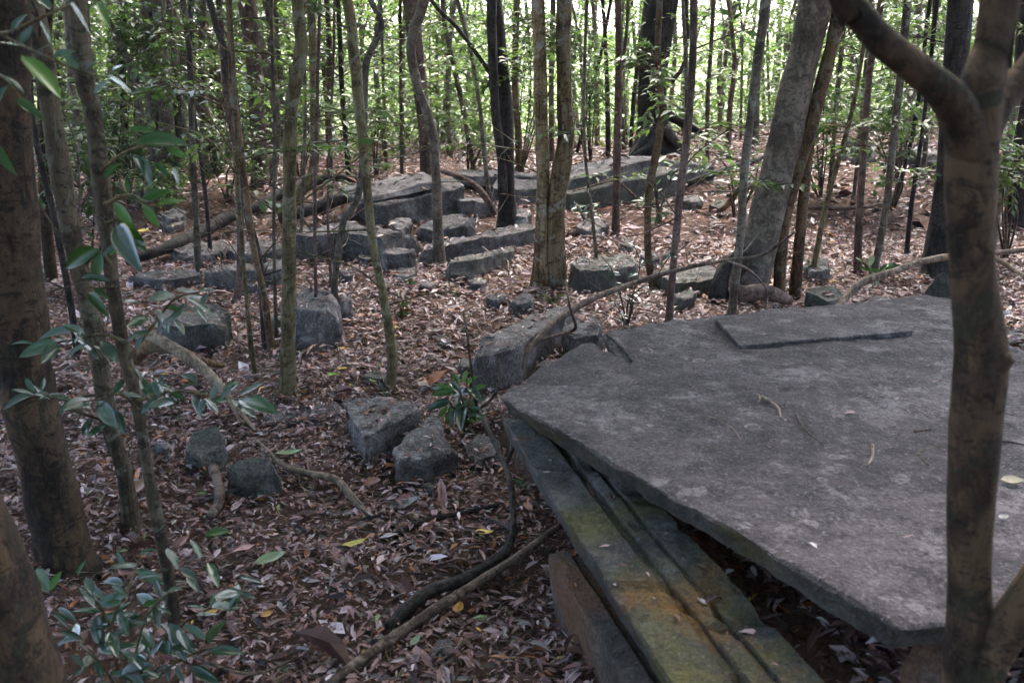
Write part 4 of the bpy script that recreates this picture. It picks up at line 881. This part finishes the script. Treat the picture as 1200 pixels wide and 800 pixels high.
# ------------------------------------------------------------------ leafy plants with leaves of their own
def leaf_mesh(k, colr, fold=.22, droop=.12):
    n = 6; V = []; C = []
    for i in range(n + 1):
        t = i / n; wv = (math.sin(math.pi * min(1, t ** .85)) ** .8) * .5 if 0 < i < n else 0.0
        z = -droop * t * t
        for s in (-1, 0, 1): V.append((s * wv, t, z + fold * abs(s) * wv)); C.append(np.array(colr) * (1.25 if s == 0 else 1.0))
    F = []
    for i in range(n):
        for s in (0, 1): F += [i * 3 + s, i * 3 + s + 1, i * 3 + s + 4, i * 3 + s + 3]
    me = npmesh('leaf', V, F, 4, np.array(C), True); return me
LM = {'G': [leaf_mesh(0, (.032, .085, .014)), leaf_mesh(1, (.055, .125, .02), .12), leaf_mesh(2, (.026, .066, .014), .3, .2)],
      'D': [leaf_mesh(0, (.022, .055, .03)), leaf_mesh(1, (.03, .07, .035), .12), leaf_mesh(2, (.035, .06, .04), .3, .2)],
      'L': [leaf_mesh(0, (.04, .07, .055), .06, .05), leaf_mesh(1, (.05, .08, .06), .10, .08)],
      'P': [leaf_mesh(0, (.20, .27, .16), .1, .05)]}
for k, v in LM.items():
    for me in v: me.materials.append(M['bigleaf' if k in 'GP' else 'gloss'])
def leafobj(parent, x0, y0, x1, y1, Yd, kind, wr=.36):
    P0 = atY(x0, y0, Yd); v = (P0 - O).normalized()
    j = Vector((rng.uniform(-.25, .25), rng.uniform(-.25, .25), rng.uniform(-.25, .25)))
    if kind == 'L': N = (-v + Vector((rng.uniform(-.2, .2), 1.0, rng.uniform(.2, .8))).normalized()).normalized() + j * .35
    elif kind == 'G': N = Vector((0, -.75, .65)) + j * 1.6
    else: N = Vector((0, -.5, .85)) + j * 1.6
    N.normalize(); d1 = ray(x1, y1); den = d1.dot(N)
    t1 = (P0 - O).dot(N) / den if abs(den) > 1e-3 else 0
    P1 = O + d1 * t1; flat = atY(x1, y1, Yd); ln = (flat - P0).length
    if t1 <= 0 or (P1 - P0).length > 1.7 * ln: P1 = flat + (P1 - flat).normalized() * ln * .5 if t1 > 0 else flat
    D = (P1 - P0); L = D.length; D.normalize(); S = D.cross(N).normalized(); N = S.cross(D)
    o = link('leaf', rng.choice(LM[kind]), None, parent)
    W = min(L * wr * rng.uniform(.85, 1.1), ln * (.38 if kind == 'G' else .5))
    o.matrix_local = Matrix.Translation(-parent.location) @ Matrix(((S.x * W * 1.0, D.x * L, N.x * L, P0.x), (S.y * W, D.y * L, N.y * L, P0.y), (S.z * W, D.z * L, N.z * L, P0.z), (0, 0, 0, 1)))
    return o
def twig(parent, pts, Yd, mat='olive', name='branch'):
    Q = []
    for p in pts:
        q = atY(p[0], p[1], Yd + (p[3] if len(p) > 3 else 0)); Q.append([*q, .5 * p[2] / FPX * Yd])
    Q = np.array(Q); C = catmull(Q, 5); V, F, nn = tube(C[:, :3], C[:, 3], 6, .05)
    return link(name, npmesh(name, V - np.array(parent.location), F, nn, None, True), M[mat], parent)
t4 = TREES['T4'][0]; y4 = t4.location.y - .05
for pts in ([(146, 400, 6), (120, 392, 4), (88, 398, 3), (60, 402, 2)], [(150, 420, 5), (180, 380, 4), (205, 350, 3), (235, 342, 2)], [(160, 470, 5), (200, 458, 4), (240, 462, 3), (285, 468, 2)],
            [(122, 240, 6), (150, 228, 4), (170, 236, 3), (190, 238, 2)], [(118, 200, 5), (140, 182, 4), (165, 172, 3), (200, 168, 2)], [(130, 310, 5), (118, 296, 4), (100, 310, 3)], [(124, 262, 5), (140, 256, 4), (150, 262, 3)], [(132, 335, 4), (118, 338, 3), (100, 336, 2)],
            [(163, 480, 4), (140, 462, 3), (100, 470, 2), (50, 462, 2)], [(150, 430, 4), (170, 445, 3), (185, 455, 2)]): twig(t4, pts, y4)
for L_ in """152 150 180 153 G;158 168 222 164 G;195 174 221 184 G;155 182 180 214 D;182 190 198 206 G;203 196 210 216 L;165 235 200 222 G;168 240 186 266 G;183 240 216 233 G;135 237 156 269 G;
138 258 172 295 G;140 262 158 312 D;118 292 70 313 G;118 296 112 330 G;95 325 130 328 D;103 343 125 367 G;110 338 128 350 G;122 210 140 190 G;150 228 146 206 G;128 300 142 285 G;
90 388 42 394 D;68 400 22 416 D;88 396 118 421 L;120 398 138 424 L;100 392 72 378 D;205 345 175 350 L;205 340 234 341 L;215 347 252 367 L;232 340 254 339 L;195 358 212 364 G;183 362 196 386 L;158 372 168 392 L;145 355 163 351 L;170 392 158 410 D;175 372 150 380 D;
232 452 210 434 D;225 462 237 491 L;240 466 256 482 L;262 462 282 444 D;279 464 309 446 L;270 468 302 489 L;280 468 324 479 D;200 460 216 466 G;186 452 200 470 L;165 442 182 470 D;195 455 180 440 L;212 458 228 446 D;
30 443 40 460 D;52 442 48 460 L;40 463 2 476 D;60 463 44 468 L;132 462 147 442 D;102 512 123 496 D;115 470 134 500 D;130 480 146 505 D;110 490 96 510 D;82 470 70 486 D;172 430 185 420 L;40 405 12 400 D""".replace('\n', '').split(';'):
    a = L_.split(); leafobj(t4, *map(float, a[:4]), y4 + rng.uniform(-.05, .05), a[4])
for (xa, ya, xb, yb, n_) in ((145, 405, 60, 402, 8), (160, 400, 245, 344, 12), (165, 465, 300, 470, 12), (120, 470, 40, 462, 7), (125, 300, 150, 260, 5), (150, 425, 190, 455, 5)):
    for _ in range(n_):
        t_ = rng.random(); x_ = xa + (xb - xa) * t_; y_ = ya + (yb - ya) * t_; a_ = rng.uniform(0, 6.28); l_ = rng.uniform(22, 40)
        leafobj(t4, x_, y_, x_ + math.cos(a_) * l_, y_ + math.sin(a_) * l_ * .6, y4 + rng.uniform(-.07, .07), rng.choice('LLLD'))
# spray hanging into the top left corner from the thick left trunk
t1 = TREES['T1'][0]; y1_ = 1.75
for pts in ([(-40, 30, 6, .5), (0, 40, 5, .1), (45, 22, 4), (85, 5, 3)], [(0, 40, 4, .1), (40, 60, 3), (90, 82, 3), (128, 92, 2)], [(-30, 90, 4, .4), (0, 88, 3), (25, 116, 2)]): twig(t1, pts, y1_)
for L_ in """80 0 108 40 L;22 52 38 30 L;45 22 62 52 L;25 65 72 108 G;127 94 108 109 L;127 90 158 108 L;131 84 160 70 D;5 88 30 109 L;20 116 48 136 G;0 50 28 54 L;115 3 128 30 G;0 172 14 203 G;60 12 40 -8 D;92 82 74 60 D;62 68 88 58 D;100 85 116 70 D;14 40 30 14 D;85 4 60 -10 D;10 100 -8 130 D;95 0 120 -14 D""".replace('\n', '').split(';'):
    a = L_.split(); leafobj(t1, *map(float, a[:4]), y1_ + rng.uniform(-.08, .08), a[4])
# shrub at the bottom left
def shrub(name, label, bx, by, stems, leaves, nrand=0, rl=30, kinds='DDL', box=None, mat='olive', Y0=None, cat='shrub', group=None, sw=5.0):
    b = gp(bx, by) if Y0 is None else atY(bx, by, Y0); 
    if Y0: b.z = hs(b.x, b.y)
    root = empty(name, b); tag(root, label, cat, group); Yd = b.y; pts_all = []
    for st in stems:
        twig(root, [(bx, by, sw)] + [(x, y, max(1.2, sw * .8 - 1.0 * k), rng.uniform(-.08, .08)) for k, (x, y) in enumerate(st)], Yd, mat, 'stem')
        pl = [(bx, by)] + st
        for i in range(len(pl) - 1):
            for t in np.linspace(.3, 1, 6): pts_all.append((pl[i][0] + (pl[i + 1][0] - pl[i][0]) * t, pl[i][1] + (pl[i + 1][1] - pl[i][1]) * t))
    for x0, y0, x1, y1, k in leaves: leafobj(root, x0, y0, x1, y1, Yd + rng.uniform(-.08, .08), k)
    for _ in range(nrand):
        x, y = rng.choice(pts_all); a = rng.uniform(0, 6.28); l_ = rl * rng.uniform(.6, 1.2)
        leafobj(root, x, y, x + math.cos(a) * l_, y + math.sin(a) * l_ * .75, Yd + rng.uniform(-.12, .12), rng.choice(kinds))
    return root
def z0(x, y): return (x / 2.9625, 530 + y / 2.9625)
fl = []
for q in """130 400 165 480 D;170 480 210 410 G;270 430 295 370 G;370 700 500 650 D;590 590 645 720 D;720 670 780 570 G;725 690 850 690 D;610 740 640 800 D;660 740 760 800 D;495 530 565 510 G;555 590 600 640 L;650 530 720 540 L;720 380 760 460 D;830 430 910 450 L;780 470 850 490 L;730 500 800 530 L;650 430 690 480 L;580 330 620 400 L;710 290 800 265 G;300 430 320 490 L;210 620 290 650 D;340 520 440 490 D;330 600 480 560 D;340 560 350 690 D;400 620 520 580 D;250 700 290 740 L;480 360 540 330 D;440 400 400 340 D;470 440 560 420 D;430 460 350 440 D;200 540 260 580 D;180 560 240 600 D;520 640 480 600 L;660 300 700 360 L;560 520 540 600 D;440 700 520 740 D;380 760 460 780 D;470 780 560 770 D;250 780 300 740 D""".split(';'):
    a = q.split(); p0 = z0(float(a[0]), float(a[1])); p1 = z0(float(a[2]), float(a[3])); fl.append((*p0, *p1, a[4]))
shrub('leafy_shrub', 'low shrub with long dark glossy leaves in the bottom left', 150, 830, [[(140, 760), (110, 700), (80, 680)], [(165, 740), (190, 700), (230, 680)], [(180, 760), (230, 720), (290, 690)], [(130, 740), (150, 690), (165, 650)], [(200, 780), (240, 760)], [(120, 780), (90, 750)]], fl, 64, 34, 'DDDLL')
seed_l = [(535, 462, 512, 448, 'G'), (530, 458, 505, 462, 'G'), (528, 470, 500, 478, 'D'), (536, 474, 520, 498, 'G'), (545, 470, 538, 499, 'D'), (548, 465, 556, 492, 'G'), (548, 455, 565, 470, 'D'), (545, 450, 560, 440, 'G'), (538, 450, 530, 434, 'G'), (542, 448, 548, 432, 'G'), (525, 476, 512, 490, 'G'), (540, 462, 525, 444, 'D'), (552, 458, 570, 450, 'G'), (532, 480, 528, 500, 'D'), (520, 460, 504, 452, 'G'), (550, 475, 562, 484, 'G')]
shrub('seedling', 'fresh green seedling with drooping leaves between the centre blocks and slab', 545, 503, [[(544, 480), (538, 455)], [(548, 480), (553, 458)], [(538, 485), (522, 466)]], seed_l, 16, 24, 'GDD', cat='seedling')
shrub('bluish_shrub', 'thin dark-stemmed shrub with bluish leaves behind the slab notch', 735, 384, [[(728, 350), (718, 318), (705, 300)], [(742, 345), (750, 310), (742, 285)], [(738, 350), (770, 322), (790, 290)], [(720, 355), (690, 330)], [(745, 350), (765, 340)]], [], 44, 11, 'LDD', None, 'shadebark', sw=2.2)
shrub('pale_leaf_shrub', 'small pale-leaved shrub at the right foot of the peeling trunk', 690, 268, [[(684, 255), (676, 240)], [(695, 250), (702, 238)], [(690, 255), (690, 240)]], [], 26, 10, 'LDP', None, 'grey')
shrub('leafy_sprig', 'bright leafy sprig growing beside the pale bare branch behind the slab', 1018, 330, [[(1020, 318), (1012, 308)], [(1028, 320), (1042, 312)], [(1022, 325), (1028, 335)]], [(1022, 318, 1008, 312, 'G'), (1030, 318, 1042, 308, 'G'), (1026, 324, 1030, 340, 'P'), (1034, 316, 1056, 310, 'G'), (1018, 312, 1024, 298, 'P'), (1040, 312, 1052, 322, 'G')], 10, 12, 'GGP', cat='seedling')
shrub('leafy_sprig', 'leafy sprig in front of the long wall stones', 772, 262, [[(770, 235), (766, 205)], [(776, 240), (790, 200)], [(770, 240), (752, 235)]], [(768, 192, 782, 180, 'G'), (772, 188, 790, 192, 'G'), (765, 200, 752, 196, 'D'), (788, 205, 800, 198, 'G')], 26, 13, 'GLDP', None, 'grey', cat='seedling')
shrub('leafy_sprig', 'leafy sprig at the far right beside the forked trunk', 1178, 262, [[(1180, 215), (1176, 160)], [(1185, 220), (1195, 200)]], [(1178, 150, 1190, 146, 'P'), (1176, 205, 1186, 212, 'G'), (1184, 206, 1196, 214, 'L')], 12, 12, 'GDL', None, 'grey', cat='seedling')
shrub('seedling', 'tiny grass-like seedling left of the kerb stone in the clearing', 470, 372, [[(470, 360), (469, 352)], [(471, 362), (474, 355)]], [], 14, 9, 'GG', cat='seedling')
shrub('seedling', 'tiny green seedling near the top of the leafy clearing', 481, 340, [[(481, 332), (480, 326)]], [], 7, 9, 'GG', cat='seedling')
shrub('seedling', 'small moss-green seedling beside the beam under the slab', 612, 578, [[(612, 570), (614, 562)]], [], 9, 12, 'GD', cat='seedling')
shrub('seedling', 'small green seedling at the foot of the yellowish sapling', 449, 459, [[(447, 452), (442, 447)]], [], 8, 11, 'GD', cat='seedling')
shrub('seedling', 'small seedling in front of the peeling trunk', 645, 356, [[(643, 349), (636, 346)], [(648, 350), (656, 347)]], [], 10, 11, 'GGP', cat='seedling')

# ------------------------------------------------------------------ leaf litter
RV, RF, RN = [], [], []
off = 0
for vs_, fs_, nm in ROCKS:
    if nm in ('stone_beam', 'slab_plate', 'raised_band'): continue
    RV += vs_; RF += [[i + off for i in f] for f in fs_]; off += len(vs_)
bvh = BVHTree.FromPolygons(RV, RF)
PAL = np.array([(.034, .020, .018), (.095, .046, .037), (.175, .088, .073), (.275, .160, .150), (.40, .29, .295), (.58, .49, .50), (.30, .11, .042), (.55, .36, .06), (.12, .18, .06), (.26, .22, .20)])
PW = np.array([.14, .22, .22, .17, .10, .032, .065, .003, .005, .04]); PW /= PW.sum()
def scatter(n, x0, x1, y0, y1, ll, rich, lift, on_rock=.18):
    x = nr.uniform(x0, x1, n); y = nr.uniform(y0, y1, n)
    k = np.abs(x) < (y * .60 + .9); x, y = x[k], y[k]; n = len(x)
    z = h(x, y); keep = np.ones(n, bool); rk = np.zeros(n, bool); dn = Vector((0, 0, -1))
    for i in range(n):
        hit = bvh.ray_cast(Vector((x[i], y[i], 3.0)), dn)
        if hit[0] is not None and hit[0].z > z[i] + .03:
            if hit[1].z > .55 and rng.random() < on_rock: z[i] = hit[0].z; rk[i] = True
            elif hit[0].z > z[i] + .06: keep[i] = False
    x, y, z, rk = x[keep], y[keep], z[keep], rk[keep]; n = len(x)
    pile = np.array([noise.noise(Vector((a * 2.2, b * 2.2, 0))) for a, b in zip(x, y)])
    dk = (~rk) & (z > .20) & (y < 4.7) & (x < 3.4)
    z = z + np.where(rk, .004, nr.random(n) ** 1.4 * (lift + lift * .8 * np.clip(pile, -.5, 1)))
    z = np.where(dk, np.minimum(z, .455), z)
    kp = nr.random(n) < np.clip(1.0 + 1.6 * (pile + .22), .30, 1); x, y, z, rk = x[kp], y[kp], z[kp], rk[kp]; n = len(x)
    a = nr.uniform(0, 2 * np.pi, n); D = np.stack([np.cos(a), np.sin(a), nr.normal(size=n) * .22], 1)
    N = np.stack([nr.normal(size=n) * .38, nr.normal(size=n) * .38, np.ones(n)], 1)
    ci = nr.choice(len(PAL), n, p=PW); C = PAL[ci] * nr.uniform(.7, 1.3, (n, 1))
    # damp dark drifts and pale dry drifts
    L = ll * np.exp(nr.normal(size=n) * .42); W = L * nr.uniform(.20, .40, n)
    B = np.stack([x, y, z + .004], 1) - D * (L * .5)[:, None]; B[:, 2] = np.maximum(B[:, 2], z - .004)
    return leafgeo(B, D, N, L, W, C, rich)
bagL = Bag()
for args in ((62000, -3.2, 3.2, 1.2, 5.0, .035, True, .035), (700, -3, 2, 1.4, 7, .085, True, .05)):
    bagL.add(*scatter(*args))
for args in ((40000, -3.2, 3.2, 1.2, 5.0, .020, False, .045), (66000, -5, 5.5, 5.0, 9.0, .044, False, .035), (56000, -10, 10, 9.0, 18.5, .072, False, .04)): bagL.add(*scatter(*args))
_pl = scatter(9000, 0.15, 1.6, 1.5, 3.3, .05, True, .06); bagL.add(*_pl)
o = link('leaf_litter', bagL.mesh('leaf_litter', False), M['litter']); tag(o, 'brown and pinkish dead leaves carpeting the whole forest floor', 'leaf litter', kind='stuff')
def strewn(n, poly_names, colr_w):
    vs2, fs2, o2 = [], [], 0
    for vs_, fs_, nm in ROCKS:
        if nm in poly_names: vs2 += vs_; fs2 += [[i + o2 for i in f] for f in fs_]; o2 += len(vs_)
    bv = BVHTree.FromPolygons(vs2, fs2); B = []
    while len(B) < n:
        hit = bv.ray_cast(Vector((rng.uniform(-.2, 3.2), rng.uniform(1.5, 5), .52 if 'stone_beam' in poly_names else 3)), Vector((0, 0, -1)))
        if hit[0] is not None and hit[1].z > .6: B.append(hit[0] + Vector((0, 0, .006)))
    B = np.array(B); a = nr.uniform(0, 6.28, n); D = np.stack([np.cos(a), np.sin(a), np.zeros(n)], 1); N = np.stack([nr.normal(size=n) * .15, nr.normal(size=n) * .15, np.ones(n)], 1)
    L = .024 * np.exp(nr.normal(size=n) * .35); C = PAL[nr.choice(len(PAL), n, p=PW)]
    return leafgeo(B, D, N, L, L * nr.uniform(.25, .45, n), C, True)
bs_ = Bag(); bs_.add(*strewn(46, ('stone_beam',), 0)); bs_.add(*strewn(60, ('slab_plate',), 0))
o = link('strewn_leaves', bs_.mesh('strewn_leaves', False), M['litter']); tag(o, 'few small dry leaf scraps strewn over the slab and beams', 'leaf litter', kind='stuff')
def sticks(n, x0, x1, y0, y1, l0, l1, r):
    x = nr.uniform(x0, x1, n); y = nr.uniform(y0, y1, n); k = np.abs(x) < y * .6 + .9; x, y = x[k], y[k]
    ok = [i for i in range(len(x)) if (lambda q: q[0] is None or q[0].z < hs(x[i], y[i]) + .03)(bvh.ray_cast(Vector((x[i], y[i], 3)), Vector((0, 0, -1))))]
    x, y = x[ok], y[ok]; n = len(x); a = nr.uniform(0, 6.28, n); ln = nr.uniform(l0, l1, n)
    P0 = np.stack([x, y, h(x, y) + .012 + nr.random(n) * .03], 1); x1_, y1__ = x + np.cos(a) * ln, y + np.sin(a) * ln
    P1 = np.stack([x1_, y1__, h(x1_, y1__) + .012 + nr.random(n) * .035], 1)
    M_ = (P0 + P1) / 2 + nr.normal(size=(n, 3)) * (ln * .06)[:, None]
    out = Bag()
    for A, B_ in ((P0, M_), (M_, P1)):
        w_, _ = sprigs(A, B_, 1, .001, ['mid'] * n, r); out.add(*w_)
    return out
wb = sticks(2600, -3, 2.2, 1.3, 6, .05, .26, .0019)
o = link('twig_litter', wb.mesh('twig_litter', False), M['stick']); tag(o, 'countless thin brown twigs strewn through the dead leaves', 'twig litter', kind='stuff')
# single fallen leaves that stand out
def fallen(label, x, y, lpx, ang, colr, zoff=.05, wr=.42, onslab=False, curl=.1):
    p = atz(x, y, ZS + .012) if onslab else gp(x, y, zoff * .75)
    L = lpx / FPX * p.y * 1.1; n = 7; V = []; C = []; ph = rng.uniform(0, 6); cu = rng.uniform(.10, .28) + curl * .4
    for i in range(n + 1):
        t_ = i / n; wv = wr * L * (math.sin(math.pi * t_ ** .8) ** .75 if 0 < i < n else .0) * (1 + .12 * math.sin(5 * t_ + ph))
        for s_ in (-1, -.5, 0, .5, 1):
            V.append((s_ * wv * .5 + .05 * L * math.sin(3 * t_ + ph), (t_ - .5) * L, cu * L * ((t_ - .45) ** 2 * 1.6) + cu * s_ * s_ * wv * .7 + .02 * L * math.sin(7 * t_ + 4 * s_ + ph)))
            C.append(np.array(colr) * (rng.uniform(.72, 1.0) if s_ else .7))
    F = []
    for i in range(n):
        for s_ in range(4): F += [i * 5 + s_, i * 5 + s_ + 1, i * 5 + s_ + 6, i * 5 + s_ + 5]
    o = link('fallen_leaf', npmesh('leaf', V, F, 4, np.array(C), True), M['litter'], None, p)
    o.rotation_euler = (rng.uniform(-.1, .25), rng.uniform(-.15, .15), R(ang - 90)); tag(o, label, 'fallen leaf', 'single fallen leaves that stand out')
YEL, ORA, GRN, GRY, RED, PAL_ = (.72, .52, .09), (.42, .17, .04), (.16, .26, .08), (.25, .225, .21), (.26, .10, .06), (.5, .46, .40)
fallen('round bright yellow leaf above the long straight stick', 567, 624, 22, 10, YEL, .055, .8)
fallen('long yellow leaf left of the thin dark stick', 415, 637, 32, 15, (.55, .48, .10), .05, .36)
fallen('broad grey leaf under the stepped centre block', 475, 593, 38, 20, GRY, .05, .6)
fallen('orange-yellow leaf leaning on the long straight stick', 538, 713, 24, 75, (.45, .24, .05), .06, .6)
fallen('large pale green leaf in the lower left litter', 318, 656, 40, 10, (.24, .32, .16), .06, .55)
fallen('grey-green leaf beside the squarish mossy stone', 340, 533, 34, 5, (.22, .30, .15), .06, .5)
fallen('small green leaf behind the thin flat stone', 390, 440, 14, 0, (.22, .34, .06), .05, .7)
fallen('small yellow leaf beside the small green leaf in the clearing', 401, 433, 12, 0, YEL, .05, .7)
fallen('orange leaf lying on the mossy sloping block', 523, 279, 9, 70, ORA, .22, .6)
fallen('yellow leaf behind the bright green leaves on the left', 168, 272, 14, 0, YEL, .05, .8)
fallen('red-brown curled leaf in front of the broad centre block', 437, 566, 22, 0, RED, .05, .8)
fallen('pale leaf beneath the broad centre block', 434, 548, 18, 80, (.36, .32, .29), .05, .35)
fallen('big brown curled leaf at the foot of the slim brown tree', 162, 572, 26, 80, (.24, .13, .08), .06, .7)
fallen('pale curled leaf with yellow edge on the right of the slab', 1187, 566, 26, -20, (.60, .52, .36), 0, .7, True, .3)
fallen('small white leaf right of the forked trunk on the slab', 1176, 606, 14, 20, PAL_, 0, .6, True, .3)
fallen('orange leaf in the bottom left litter', 313, 720, 16, 30, (.55, .26, .05), .05, .7)
fallen('yellow leaf among the shrub leaves at the bottom left', 247, 718, 18, 20, (.62, .38, .06), .06, .6)
fallen('green leaf on the litter below the long straight stick', 487, 750, 22, 60, (.14, .20, .11), .05, .5)
fallen('pale upright leaf on the litter pile under the slab', 843, 652, 24, -30, (.30, .25, .23), .03, .35)
